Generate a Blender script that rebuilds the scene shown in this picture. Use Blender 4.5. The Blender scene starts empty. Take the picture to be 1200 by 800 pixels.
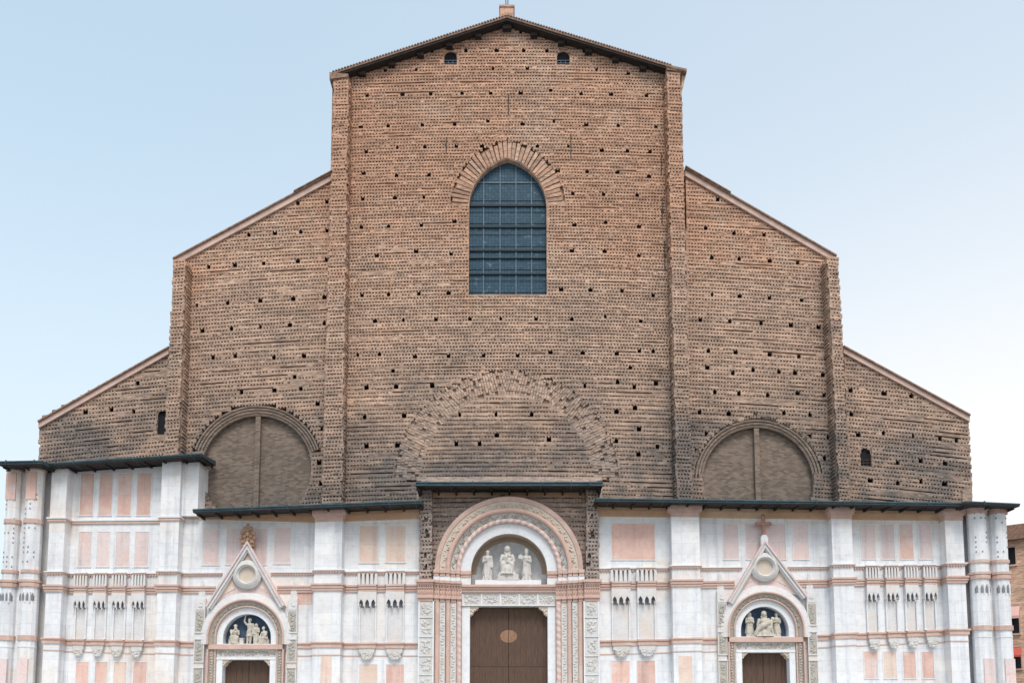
import bpy, math, random
import numpy as np
from mathutils import Vector, Matrix

R = math.radians
rng = random.Random(7)
scene = bpy.context.scene
COL = scene.collection

# ------------------------------------------------------------------ camera
F_PX, PITCH_T, YH, CAM_D, CAM_H, CAM_X = 1023.0, 0.0938, 850.0, 55.0, 1.7, 0.27
PITCH = math.atan(PITCH_T)
YC = YH - F_PX * PITCH_T
cd = bpy.data.cameras.new("camera")
cam = bpy.data.objects.new("camera", cd)
COL.objects.link(cam)
cam.location = (CAM_X, -CAM_D, CAM_H)
cam.rotation_euler = (math.pi / 2 + PITCH, 0, 0)
cd.sensor_fit = 'HORIZONTAL'
cd.sensor_width = 36.0
cd.lens = F_PX / 1200 * 36.0
cd.shift_y = (YC - 400) / 1200
cd.clip_start = 0.1
cd.clip_end = 6000
scene.camera = cam

# ------------------------------------------------------------------ sky + sun
SUN_EL, SUN_ROT = R(54), R(172)          # high and soft, from in front and a little to the right
w = bpy.data.worlds.new("World")
scene.world = w
w.use_nodes = True
nt = w.node_tree
bg = nt.nodes["Background"]
sky = nt.nodes.new("ShaderNodeTexSky")
sky.sky_type = 'NISHITA'
sky.sun_disc = False
sky.sun_elevation = SUN_EL
sky.sun_rotation = SUN_ROT
sky.air_density = 1.0
sky.dust_density = 2.0
sky.ozone_density = 0.6
tc = nt.nodes.new("ShaderNodeTexCoord")
sx = nt.nodes.new("ShaderNodeSeparateXYZ")
nt.links.new(tc.outputs['Generated'], sx.inputs[0])
# pale haze low down, brighter to the right
mr = nt.nodes.new("ShaderNodeMapRange")
mr.inputs['From Min'].default_value = 0.68
mr.inputs['From Max'].default_value = 0.16
mr.inputs['To Min'].default_value = 0.66
mr.interpolation_type = 'SMOOTHSTEP'
nt.links.new(sx.outputs['Z'], mr.inputs['Value'])
mrx = nt.nodes.new("ShaderNodeMapRange")
mrx.inputs['From Min'].default_value = -0.6
mrx.inputs['From Max'].default_value = 0.6
mrx.inputs['To Min'].default_value = 0.88
mrx.inputs['To Max'].default_value = 1.0
nt.links.new(sx.outputs['X'], mrx.inputs['Value'])
mu = nt.nodes.new("ShaderNodeMath"); mu.operation = 'MULTIPLY'
nt.links.new(mr.outputs[0], mu.inputs[0]); nt.links.new(mrx.outputs[0], mu.inputs[1])
mix = nt.nodes.new("ShaderNodeMix"); mix.data_type = 'RGBA'
nt.links.new(mu.outputs[0], mix.inputs['Factor'])
nt.links.new(sky.outputs[0], mix.inputs['A'])
def w_range(sock, a, b):
    m = nt.nodes.new("ShaderNodeMapRange"); m.interpolation_type = 'SMOOTHSTEP'
    m.inputs['From Min'].default_value = a; m.inputs['From Max'].default_value = b
    nt.links.new(sock, m.inputs['Value']); return m.outputs[0]
def w_mix(f, a, b):
    m = nt.nodes.new("ShaderNodeMix"); m.data_type = 'RGBA'
    nt.links.new(f, m.inputs['Factor'])
    for k, v in (('A', a), ('B', b)):
        if isinstance(v, tuple): m.inputs[k].default_value = (*v, 1)
        else: nt.links.new(v, m.inputs[k])
    return m
fx = w_range(sx.outputs['X'], -0.5, 0.5); fz = w_range(sx.outputs['Z'], 0.66, 0.20)
high = w_mix(fx, (2.9, 3.66, 4.02), (3.35, 3.78, 4.0))
low = w_mix(fx, (3.35, 3.82, 4.08), (4.35, 4.25, 4.15))
hz = w_mix(fz, high.outputs['Result'], low.outputs['Result'])
nt.links.new(hz.outputs['Result'], mix.inputs['B'])
nt.links.new(mix.outputs['Result'], bg.inputs['Color'])
bg.inputs['Strength'].default_value = 0.14

sd = bpy.data.lights.new("sun", 'SUN')
sd.energy = 1.25
sd.angle = R(24)
sd.color = (1.0, 0.95, 0.88)
sun = bpy.data.objects.new("sun", sd)
COL.objects.link(sun)
sdir = Vector((math.sin(SUN_ROT) * math.cos(SUN_EL), math.cos(SUN_ROT) * math.cos(SUN_EL), math.sin(SUN_EL)))
sun.rotation_euler = sdir.to_track_quat('Z', 'Y').to_euler()
sun.location = (20, -60, 70)

vs = scene.view_settings
vs.view_transform = 'Standard'
vs.look = 'None'
vs.exposure = 0.84
vs.gamma = 1.0
vs.use_curve_mapping = False
scene.render.film_transparent = False

# ------------------------------------------------------------------ photo measurements -> metres
def P(px, py, d=0.0):
    """point of the plane d metres in front of the brick front, as (x, z)"""
    a = (px - 600) / F_PX
    b = (YC - py) / F_PX
    c, s = math.cos(PITCH), math.sin(PITCH)
    dy = c - b * s
    dz = s + b * c
    t = (CAM_D - d) / dy
    return (CAM_X + a * t, CAM_H + dz * t)
def PX(px, py, d=0.0): return P(px, py, d)[0]
def PZ(px, py, d=0.0): return P(px, py, d)[1]
BOW = 0.002
GROUND_Z, BASE_Z = 0.0, 0.9

# ------------------------------------------------------------------ materials
def mat(name):
    m = bpy.data.materials.new(name); m.use_nodes = True
    return m, m.node_tree, m.node_tree.nodes["Principled BSDF"]
def N(t, kind, **kw):
    n = t.nodes.new(kind)
    for k, v in kw.items():
        if k in n.inputs: n.inputs[k].default_value = v
        else: setattr(n, k, v)
    return n
def ramp(t, fac, stops):
    r = t.nodes.new("ShaderNodeValToRGB")
    e = r.color_ramp.elements
    while len(e) < len(stops): e.new(0.5)
    for i, (p, c) in enumerate(stops):
        e[i].position = p; e[i].color = (c[0], c[1], c[2], 1)
    t.links.new(fac, r.inputs['Fac'])
    return r.outputs['Color']
def mixc(t, fac, a, b, blend='MIX'):
    m = t.nodes.new("ShaderNodeMix"); m.data_type = 'RGBA'; m.blend_type = blend
    for sock, v in (('Factor', fac), ('A', a), ('B', b)):
        if isinstance(v, (int, float)): m.inputs[sock].default_value = v
        elif isinstance(v, tuple): m.inputs[sock].default_value = (v[0], v[1], v[2], 1)
        else: t.links.new(v, m.inputs[sock])
    return m.outputs['Result']
def math_(t, op, a, b=0.0):
    m = t.nodes.new("ShaderNodeMath"); m.operation = op
    for i, v in enumerate((a, b)):
        if isinstance(v, (int, float)): m.inputs[i].default_value = v
        else: t.links.new(v, m.inputs[i])
    return m.outputs[0]
def maprange(t, v, a, b, c=0.0, d=1.0):
    m = t.nodes.new("ShaderNodeMapRange")
    m.inputs['From Min'].default_value = a; m.inputs['From Max'].default_value = b
    m.inputs['To Min'].default_value = c; m.inputs['To Max'].default_value = d
    t.links.new(v, m.inputs['Value'])
    return m.outputs[0]
def noise(t, vec, scale, detail=4.0, rough=0.55):
    n = N(t, "ShaderNodeTexNoise", Scale=scale, Detail=detail, Roughness=rough)
    if vec is not None: t.links.new(vec, n.inputs['Vector'])
    return n.outputs['Fac']
def bump(t, b, h, strength=0.3, dist=0.03):
    n = N(t, "ShaderNodeBump", Strength=strength, Distance=dist)
    t.links.new(h, n.inputs['Height']); t.links.new(n.outputs[0], b.inputs['Normal'])

def wall_coords(t, bow=True):
    tcn = t.nodes.new("ShaderNodeTexCoord")
    s = t.nodes.new("ShaderNodeSeparateXYZ"); t.links.new(tcn.outputs['Object'], s.inputs[0])
    z = s.outputs['Z']
    if bow:
        z = math_(t, 'ADD', z, math_(t, 'MULTIPLY', math_(t, 'MULTIPLY', s.outputs['X'], s.outputs['X']), BOW))
    c = t.nodes.new("ShaderNodeCombineXYZ")
    t.links.new(math_(t, 'ADD', s.outputs['X'], math_(t, 'MULTIPLY', s.outputs['Y'], 0.8)), c.inputs[0]); t.links.new(z, c.inputs[1])
    return tcn.outputs['Object'], c.outputs[0], s.outputs['Z']

def make_brick(name, warm, grey, sat_noise=0.5, row=0.075, lo=16.0, hi=36.0, bowed=True, bias=0.0, streak=True):
    m, t, b = mat(name)
    obj_c, uv, z = wall_coords(t, bowed)
    br = N(t, "ShaderNodeTexBrick", Scale=1.0)
    br.inputs['Brick Width'].default_value = 0.29
    br.inputs['Row Height'].default_value = row
    br.inputs['Mortar Size'].default_value = 0.007
    br.inputs['Mortar Smooth'].default_value = 0.2
    br.inputs['Bias'].default_value = 0.0
    br.inputs['Color1'].default_value = (0.50, 0.47, 0.49, 1)
    br.inputs['Color2'].default_value = (1.42, 1.36, 1.30, 1)
    br.inputs['Mortar'].default_value = (1.30, 1.36, 1.36, 1)
    t.links.new(uv, br.inputs['Vector'])
    h = maprange(t, z, lo, hi)
    n1 = noise(t, obj_c, 0.16, 5, 0.6)
    n2 = noise(t, obj_c, 0.9, 6, 0.62)
    f = math_(t, 'ADD', h, math_(t, 'MULTIPLY', math_(t, 'SUBTRACT', n1, 0.5), 1.5))
    f = math_(t, 'ADD', f, bias)
    f = math_(t, 'ADD', f, math_(t, 'MULTIPLY', math_(t, 'SUBTRACT', n2, 0.5), 0.8))
    mid_ = tuple(0.25 * c + 0.75 * a for a, c in zip(warm, grey))
    top_ = (warm[0] * 0.97, warm[1] * 0.86, warm[2] * 0.80)
    base = ramp(t, f, [(0.0, grey), (0.40, mid_), (0.72, warm), (1.0, top_)])
    col = mixc(t, 0.66, base, br.outputs['Color'], 'MULTIPLY')
    # long horizontal weathering streaks and pale lime patches
    mp = N(t, "ShaderNodeMapping"); mp.inputs['Scale'].default_value = (0.25, 0.25, 3.0)
    t.links.new(obj_c, mp.inputs['Vector'])
    n3 = noise(t, mp.outputs[0], 1.0, 4, 0.6)
    col = mixc(t, 1.0, col, ramp(t, n3, [(0.3, (0.78, 0.77, 0.77)), (0.55, (1.0, 1.0, 1.0)), (0.75, (1.15, 1.12, 1.08))] if streak else [(0.2, (0.93,) * 3), (0.8, (1.05,) * 3)]), 'MULTIPLY')
    n4 = noise(t, obj_c, 2.2, 5, 0.7)
    col = mixc(t, maprange(t, n4, 0.66, 0.74, 0, 0.5), col, (0.42, 0.39, 0.36))
    at = t.nodes.new("ShaderNodeAttribute"); at.attribute_name = "tone"
    col = mixc(t, 1.0, col, at.outputs['Color'], 'MULTIPLY')
    t.links.new(col, b.inputs['Base Color'])
    b.inputs['Roughness'].default_value = 0.92
    b.inputs['Specular IOR Level'].default_value = 0.2
    bump(t, b, math_(t, 'ADD', noise(t, obj_c, 14, 3), math_(t, 'MULTIPLY', br.outputs['Fac'], -0.6)), 0.5, 0.03)
    return m

def make_stone(name, base, stain, alt=None, joints=None, scale=0.8, rough=0.6, stain_amt=0.6, objrand=0.0, bumpy=0.15):
    m, t, b = mat(name)
    obj_c, uv, z = wall_coords(t, False)
    n1 = noise(t, obj_c, scale, 6, 0.65)
    n2 = noise(t, obj_c, scale * 5, 5, 0.7)
    col = mixc(t, maprange(t, n1, 0.42, 0.72, 0, stain_amt), base, stain)
    if alt:
        n5 = noise(t, obj_c, scale * 0.45, 4, 0.6)
        col = mixc(t, maprange(t, n5, 0.52, 0.68, 0, 0.8), col, alt)
    col = mixc(t, 1.0, col, ramp(t, n2, [(0.25, (0.84, 0.84, 0.85)), (0.5, (1, 1, 1)), (0.8, (1.06, 1.05, 1.04))]), 'MULTIPLY')
    hgt = n2
    if joints:
        br = N(t, "ShaderNodeTexBrick", Scale=1.0)
        br.inputs['Brick Width'].default_value = joints[0]
        br.inputs['Row Height'].default_value = joints[1]
        br.inputs['Mortar Size'].default_value = 0.012
        br.inputs['Mortar Smooth'].default_value = 0.3
        br.inputs['Color1'].default_value = (0.95, 0.955, 0.965, 1)
        br.inputs['Color2'].default_value = (1.04, 1.035, 1.03, 1)
        br.inputs['Mortar'].default_value = (0.80, 0.80, 0.805, 1)
        t.links.new(uv, br.inputs['Vector'])
        col = mixc(t, 0.9, col, br.outputs['Color'], 'MULTIPLY')
        # rain streaks that run down the face
        mp = N(t, "ShaderNodeMapping"); mp.inputs['Scale'].default_value = (2.2, 2.2, 0.12)
        t.links.new(obj_c, mp.inputs['Vector'])
        n3 = noise(t, mp.outputs[0], 1.0, 5, 0.6)
        col = mixc(t, 1.0, col, ramp(t, n3, [(0.32, (0.80, 0.81, 0.83)), (0.47, (1, 1, 1)), (0.7, (1.03, 1.02, 1.0))]), 'MULTIPLY')
    if objrand:
        oi = t.nodes.new("ShaderNodeObjectInfo")
        col = mixc(t, 1.0, col, ramp(t, oi.outputs['Random'], [(0.0, (1 - objrand,) * 3), (1.0, (1 + objrand * 0.4,) * 3)]), 'MULTIPLY')
    at = t.nodes.new("ShaderNodeAttribute"); at.attribute_name = "tone"
    col = mixc(t, 1.0, col, at.outputs['Color'], 'MULTIPLY')
    t.links.new(col, b.inputs['Base Color'])
    b.inputs['Roughness'].default_value = rough
    b.inputs['Specular IOR Level'].default_value = 0.3
    bump(t, b, hgt, bumpy, 0.03)
    return m

def make_plain(name, c, rough=0.7, var=0.25, scale=3.0, metal=0.0, stretch=(1, 1, 1), bumpy=0.15):
    m, t, b = mat(name)
    tcn = t.nodes.new("ShaderNodeTexCoord")
    mp = N(t, "ShaderNodeMapping"); mp.inputs['Scale'].default_value = stretch
    t.links.new(tcn.outputs['Object'], mp.inputs['Vector'])
    n = noise(t, mp.outputs[0], scale, 6, 0.65)
    col = mixc(t, 1.0, c, ramp(t, n, [(0.3, (1 - var,) * 3), (0.7, (1 + var,) * 3)]), 'MULTIPLY')
    t.links.new(col, b.inputs['Base Color'])
    b.inputs['Roughness'].default_value = rough
    b.inputs['Metallic'].default_value = metal
    b.inputs['Specular IOR Level'].default_value = 0.3
    bump(t, b, n, bumpy, 0.02)
    return m

M = {}
M['brick'] = make_brick('raw_brick', (0.495, 0.348, 0.263), (0.195, 0.168, 0.152))
M['brick_infill'] = make_brick('brick_infill', (0.22, 0.172, 0.138), (0.15, 0.13, 0.115), lo=15, hi=26, row=0.11, streak=False)
M['rim_brick'] = make_brick('rim_brick', (0.34, 0.26, 0.21), (0.225, 0.195, 0.175), lo=15, hi=30)
M['brick_house'] = make_brick('house_brick', (0.72, 0.50, 0.37), (0.60, 0.42, 0.31), lo=0, hi=20, bowed=False)
M['arch_brick'] = make_brick('arch_brick', (0.58, 0.42, 0.33), (0.40, 0.33, 0.29), lo=17, hi=34)
M['recess_brick'] = make_brick('recess_brick', (0.46, 0.36, 0.30), (0.34, 0.29, 0.265), lo=13, hi=26)
M['rubble'] = make_brick('rubbed_arch_brick', (0.49, 0.355, 0.275), (0.28, 0.235, 0.21), lo=17, hi=30)
M['marble'] = make_stone('white_marble', (0.775, 0.788, 0.805), (0.67, 0.67, 0.685), (0.755, 0.67, 0.60), joints=(1.7, 0.72), scale=0.55, stain_amt=0.8)
M['marble_trim'] = make_stone('white_marble_trim', (0.76, 0.78, 0.80), (0.62, 0.63, 0.66), scale=1.2)
M['hood_marble'] = make_stone('greyed_marble', (0.69, 0.68, 0.68), (0.54, 0.53, 0.53), (0.68, 0.60, 0.53), scale=1.4)
M['pink'] = make_stone('red_verona_marble', (0.60, 0.415, 0.345), (0.48, 0.335, 0.29), (0.66, 0.52, 0.45), scale=1.6)
M['panel_a'] = make_stone('salmon_marble', (0.73, 0.50, 0.43), (0.66, 0.41, 0.34), (0.76, 0.64, 0.60), scale=1.3, stain_amt=0.9, joints=(2.5, 1.35), objrand=0.08)
M['panel_b'] = make_stone('pale_pink_marble', (0.74, 0.61, 0.585), (0.66, 0.57, 0.58), (0.73, 0.54, 0.49), scale=1.3, stain_amt=0.9, joints=(2.5, 1.2), objrand=0.08)
M['panel_c'] = make_stone('peach_marble', (0.73, 0.57, 0.48), (0.74, 0.65, 0.57), (0.72, 0.50, 0.42), scale=1.4, stain_amt=0.9, joints=(2.5, 1.3), objrand=0.06)
M['ochre'] = make_stone('ochre_plaster', (0.58, 0.38, 0.24), (0.48, 0.30, 0.19), (0.66, 0.50, 0.36), scale=0.8)
M['stained_plaster'] = make_stone('stained_plaster', (0.44, 0.35, 0.265), (0.33, 0.28, 0.225), (0.46, 0.30, 0.20), scale=1.6)
M['grey_relief'] = make_stone('carved_grey_stone', (0.45, 0.425, 0.38), (0.31, 0.295, 0.265), (0.50, 0.45, 0.385), scale=3.0, rough=0.8, bumpy=0.5)
M['brown_relief'] = make_stone('brown_carved_stone', (0.36, 0.31, 0.265), (0.26, 0.225, 0.195), (0.42, 0.33, 0.27), scale=3.0, rough=0.8, bumpy=0.5)
M['pale_relief'] = make_stone('carved_pale_marble', (0.63, 0.62, 0.60), (0.47, 0.46, 0.45), (0.58, 0.52, 0.45), scale=2.5, rough=0.8, bumpy=0.4)
M['cream'] = make_stone('cream_stone', (0.63, 0.545, 0.46), (0.52, 0.45, 0.38), scale=1.5)
M['statue'] = make_stone('statue_stone', (0.62, 0.60, 0.57), (0.44, 0.42, 0.39), scale=4.0, rough=0.75, bumpy=0.3)
M['statue_warm'] = make_stone('weathered_statue_stone', (0.56, 0.52, 0.45), (0.38, 0.35, 0.30), scale=4.0, rough=0.75, bumpy=0.3)
M['lunette_grey'] = make_plain('grey_lunette_plaster', (0.56, 0.58, 0.60), 0.85, 0.25, 1.5)
M['lunette_blue'] = make_plain('blue_lunette_paint', (0.062, 0.098, 0.155), 0.8, 0.3, 2.5)
M['lead'] = make_plain('weathered_lead', (0.05, 0.085, 0.10), 0.55, 0.35, 2.0, 0.3)
M['soffit'] = make_plain('dark_timber', (0.032, 0.026, 0.024), 0.8, 0.4, 3.0, stretch=(1, 6, 1))
M['tile'] = make_plain('old_roof_tile', (0.26, 0.17, 0.125), 0.85, 0.45, 5.0)
M['coping'] = make_plain('pale_coping_plaster', (0.56, 0.40, 0.34), 0.85, 0.2, 1.2)
M['wood'] = make_plain('dark_door_wood', (0.098, 0.058, 0.040), 0.6, 0.4, 6.0, stretch=(5, 1, 0.25))
M['emblem'] = make_plain('tan_wood', (0.27, 0.155, 0.095), 0.6, 0.3, 6.0)
M['iron'] = make_plain('rusty_iron', (0.075, 0.06, 0.052), 0.7, 0.3, 5.0, 0.4)
M['bar'] = make_plain('grey_lead_bar', (0.13, 0.18, 0.225), 0.6, 0.2, 5.0)
M['dark_bar'] = make_plain('dark_iron_bar', (0.02, 0.03, 0.04), 0.6, 0.2, 5.0)
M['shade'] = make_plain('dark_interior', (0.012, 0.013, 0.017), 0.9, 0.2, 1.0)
M['awning'] = make_plain('red_awning_cloth', (0.55, 0.12, 0.09), 0.8, 0.1, 3.0)
M['awning_pale'] = make_plain('pink_blind_cloth', (0.72, 0.46, 0.42), 0.8, 0.1, 3.0)
M['socket'] = make_plain('scaffold_socket_shade', (0.05, 0.042, 0.038), 0.95, 0.3, 3.0)  # near-black colour put in for the shade inside the scaffold holes
M['opening_shade'] = make_plain('opening_shade_grey', (0.22, 0.225, 0.24), 0.6, 0.2, 3.0)  # dark tone painted in for the shade of small openings and sockets

def make_glass():
    m, t, b = mat('leaded_blue_glass')
    obj_c, uv, z = wall_coords(t, False)
    br = N(t, "ShaderNodeTexBrick", Scale=1.0)
    br.offset = 0.0
    br.inputs['Brick Width'].default_value = 0.21
    br.inputs['Row Height'].default_value = 0.21
    br.inputs['Mortar Size'].default_value = 0.022
    br.inputs['Color1'].default_value = (0.026, 0.070, 0.108, 1)
    br.inputs['Color2'].default_value = (0.042, 0.094, 0.138, 1)
    br.inputs['Mortar'].default_value = (0.02, 0.05, 0.077, 1)
    t.links.new(uv, br.inputs['Vector'])
    n = noise(t, obj_c, 2.6, 3, 0.6)
    col = mixc(t, maprange(t, n, 0.62, 0.74, 0, 0.75), br.outputs['Color'], (0.13, 0.22, 0.28))
    t.links.new(col, b.inputs['Base Color'])
    b.inputs['Roughness'].default_value = 0.45
    b.inputs['Specular IOR Level'].default_value = 0.15
    bump(t, b, noise(t, obj_c, 5, 2), 0.4, 0.05)
    return m
M['glass'] = make_glass()

# ------------------------------------------------------------------ mesh builder
class MB:
    def __init__(s):
        s.v = []; s.f = []; s.mi = []; s.tone = []; s.smooth = []
    def face(s, pts, mi=0, tone=1.0, smooth=False):
        b = len(s.v); s.v.extend(pts); s.f.append(tuple(range(b, b + len(pts))))
        s.mi.append(mi); s.tone.append(tone); s.smooth.append(smooth)
    def grid(s, rows, mi=0, tone=1.0, closed=False, smooth=True, mfun=None):
        n = len(rows[0]); b = len(s.v)
        for r in rows: s.v.extend(r)
        for i in range(len(rows) - 1):
            for j in range(n if closed else n - 1):
                k = (j + 1) % n
                s.f.append((b + i * n + j, b + i * n + k, b + (i + 1) * n + k, b + (i + 1) * n + j))
                s.mi.append(mfun(i, j) if mfun else mi); s.tone.append(tone); s.smooth.append(smooth)
    def prism(s, poly, d0, d1, mi=0, tone=1.0, back=True):
        """poly: (x,z) points, between depth d0 (back) and d1 (front); world y = -d"""
        A = [(x, -d1, z) for x, z in poly]; B = [(x, -d0, z) for x, z in poly]
        area = sum(poly[i][0] * poly[(i + 1) % len(poly)][1] - poly[(i + 1) % len(poly)][0] * poly[i][1] for i in range(len(poly)))
        if area < 0: A.reverse(); B.reverse()
        s.face(A, mi, tone)
        if back: s.face(B[::-1], mi, tone)
        n = len(A)
        for i in range(n):
            j = (i + 1) % n
            s.face([A[i], B[i], B[j], A[j]], mi, tone)
    def box(s, x0, x1, z0, z1, d0, d1, mi=0, tone=1.0):
        s.prism([(x0, z0), (x1, z0), (x1, z1), (x0, z1)], d0, d1, mi, tone)
    def strip(s, inner, outer, di, do, dback, mi=0, smooth=False):
        """band between two (x,z) polylines, front depth di at the inner and do at the outer edge"""
        n = len(inner)
        I = [(x, -di, z) for x, z in inner]; O = [(x, -do, z) for x, z in outer]
        Ib = [(x, -dback, z) for x, z in inner]; Ob = [(x, -dback, z) for x, z in outer]
        for i in range(n - 1):
            s.face([I[i], I[i + 1], O[i + 1], O[i]], mi)
            s.face([O[i], O[i + 1], Ob[i + 1], Ob[i]], mi)
            s.face([I[i], Ib[i], Ib[i + 1], I[i + 1]], mi)
        for i in (0, n - 1):
            s.face([I[i], O[i], Ob[i], Ib[i]], mi)
    def tube(s, path, r, sides=10, mi=0, stripe=None, cap=True, tone=1.0):
        rows = []
        n = len(path); acc = 0.0; dist = []
        P_ = [Vector(p) for p in path]
        for i, p in enumerate(P_):
            if i: acc += (p - P_[i - 1]).length
            dist.append(acc)
            tg = (P_[min(i + 1, n - 1)] - P_[max(i - 1, 0)]).normalized()
            ref = Vector((0, 1, 0)) if abs(tg.y) < 0.9 else Vector((1, 0, 0))
            a = tg.cross(ref).normalized(); b = tg.cross(a).normalized()
            rr = r[i] if isinstance(r, (list, tuple)) else r
            rows.append([tuple(p + a * (math.cos(2 * math.pi * k / sides) * rr) + b * (math.sin(2 * math.pi * k / sides) * rr)) for k in range(sides)])
        mf = None
        if stripe:
            def mf(i, j): return stripe[1] if ((dist[i] / stripe[0] + j / sides) % 1.0) < 0.5 else mi
        s.grid(rows, mi, tone, True, True, mf)
        if cap:
            s.face(rows[0][::-1], mi, tone); s.face(rows[-1], mi, tone)
    def ball(s, c, rad, nu=8, nv=5, mi=0, rot=None, tone=1.0):
        rows = []
        for i in range(nv + 1):
            ph = math.pi * i / nv
            row = []
            for j in range(nu):
                th = 2 * math.pi * j / nu
                p = Vector((math.sin(ph) * math.cos(th) * rad[0], math.sin(ph) * math.sin(th) * rad[1], math.cos(ph) * rad[2]))
                if rot is not None: p = rot @ p
                row.append((c[0] + p.x, c[1] + p.y, c[2] + p.z))
            rows.append(row)
        s.grid(rows, mi, tone, True, True)
    def build(s, name, mats, parent=None):
        me = bpy.data.meshes.new(name)
        me.from_pydata(s.v, [], s.f)
        if not isinstance(mats, (list, tuple)): mats = [mats]
        for m in mats: me.materials.append(M[m] if isinstance(m, str) else m)
        me.polygons.foreach_set('material_index', s.mi)
        me.polygons.foreach_set('use_smooth', s.smooth)
        at = me.attributes.new('tone', 'FLOAT_COLOR', 'FACE')
        t = np.asarray(s.tone, dtype=np.float32)
        c = np.stack([t, t, t, np.ones_like(t)], 1).ravel()
        at.data.foreach_set('color', c)
        me.update()
        o = bpy.data.objects.new(name, me)
        COL.objects.link(o)
        if parent is not None: adopt(o, parent)
        return o
def adopt(o, parent):
    o.parent = parent
    m = Matrix.Identity(4)
    p = parent
    m = Matrix.Translation(WORLD_LOC.get(p.name, (0, 0, 0)))
    o.matrix_parent_inverse = m.inverted()
WORLD_LOC = {}
def empty(name, loc, label=None, cat=None, group=None, parent=None):
    o = bpy.data.objects.new(name, None)
    COL.objects.link(o)
    o.empty_display_size = 0.5
    if parent is not None: adopt(o, parent)
    o.location = loc
    WORLD_LOC[o.name] = loc
    if label: o['label'] = label
    if cat: o['category'] = cat
    if group: o['group'] = group
    return o
def tag(o, label, cat=None, group=None):
    o['label'] = label
    if cat: o['category'] = cat
    if group: o['group'] = group
    return o

# ------------------------------------------------------------------ shape helpers
def inpoly(poly, xs, zs):
    ins = np.zeros(len(xs), bool)
    n = len(poly)
    for i in range(n):
        x0, z0 = poly[i]; x1, z1 = poly[(i + 1) % n]
        if z0 == z1: continue
        c = ((z0 > zs) != (z1 > zs)) & (xs < (x1 - x0) * (zs - z0) / (z1 - z0) + x0)
        ins ^= c
    return ins
def arc(cx, cz, r, a0=180, a1=0, n=40):
    return [(cx + r * math.cos(R(a0 + (a1 - a0) * i / n)), cz + r * math.sin(R(a0 + (a1 - a0) * i / n))) for i in range(n + 1)]
def legs_arc(cx, cz, r, zbot, n=40):
    return [(cx - r, zbot)] + arc(cx, cz, r, n=n) + [(cx + r, zbot)]
def pointed(cx, cz, hw, rise, off=0.0, n=14):
    Rr = (hw * hw + rise * rise) / (2 * hw)
    c = Rr - hw
    rr = Rr + off
    amax = math.acos(c / rr)
    L = [(cx + c - rr * math.cos(amax * i / n), cz + rr * math.sin(amax * i / n)) for i in range(n + 1)]
    return L + [(2 * cx - x, z) for x, z in reversed(L[:-1])]

def rounded_opening(cx, z0, hw, zs, n=10):
    return [(cx - hw, z0), (cx + hw, z0)] + arc(cx, zs, hw, 0, 180, n)

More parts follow.
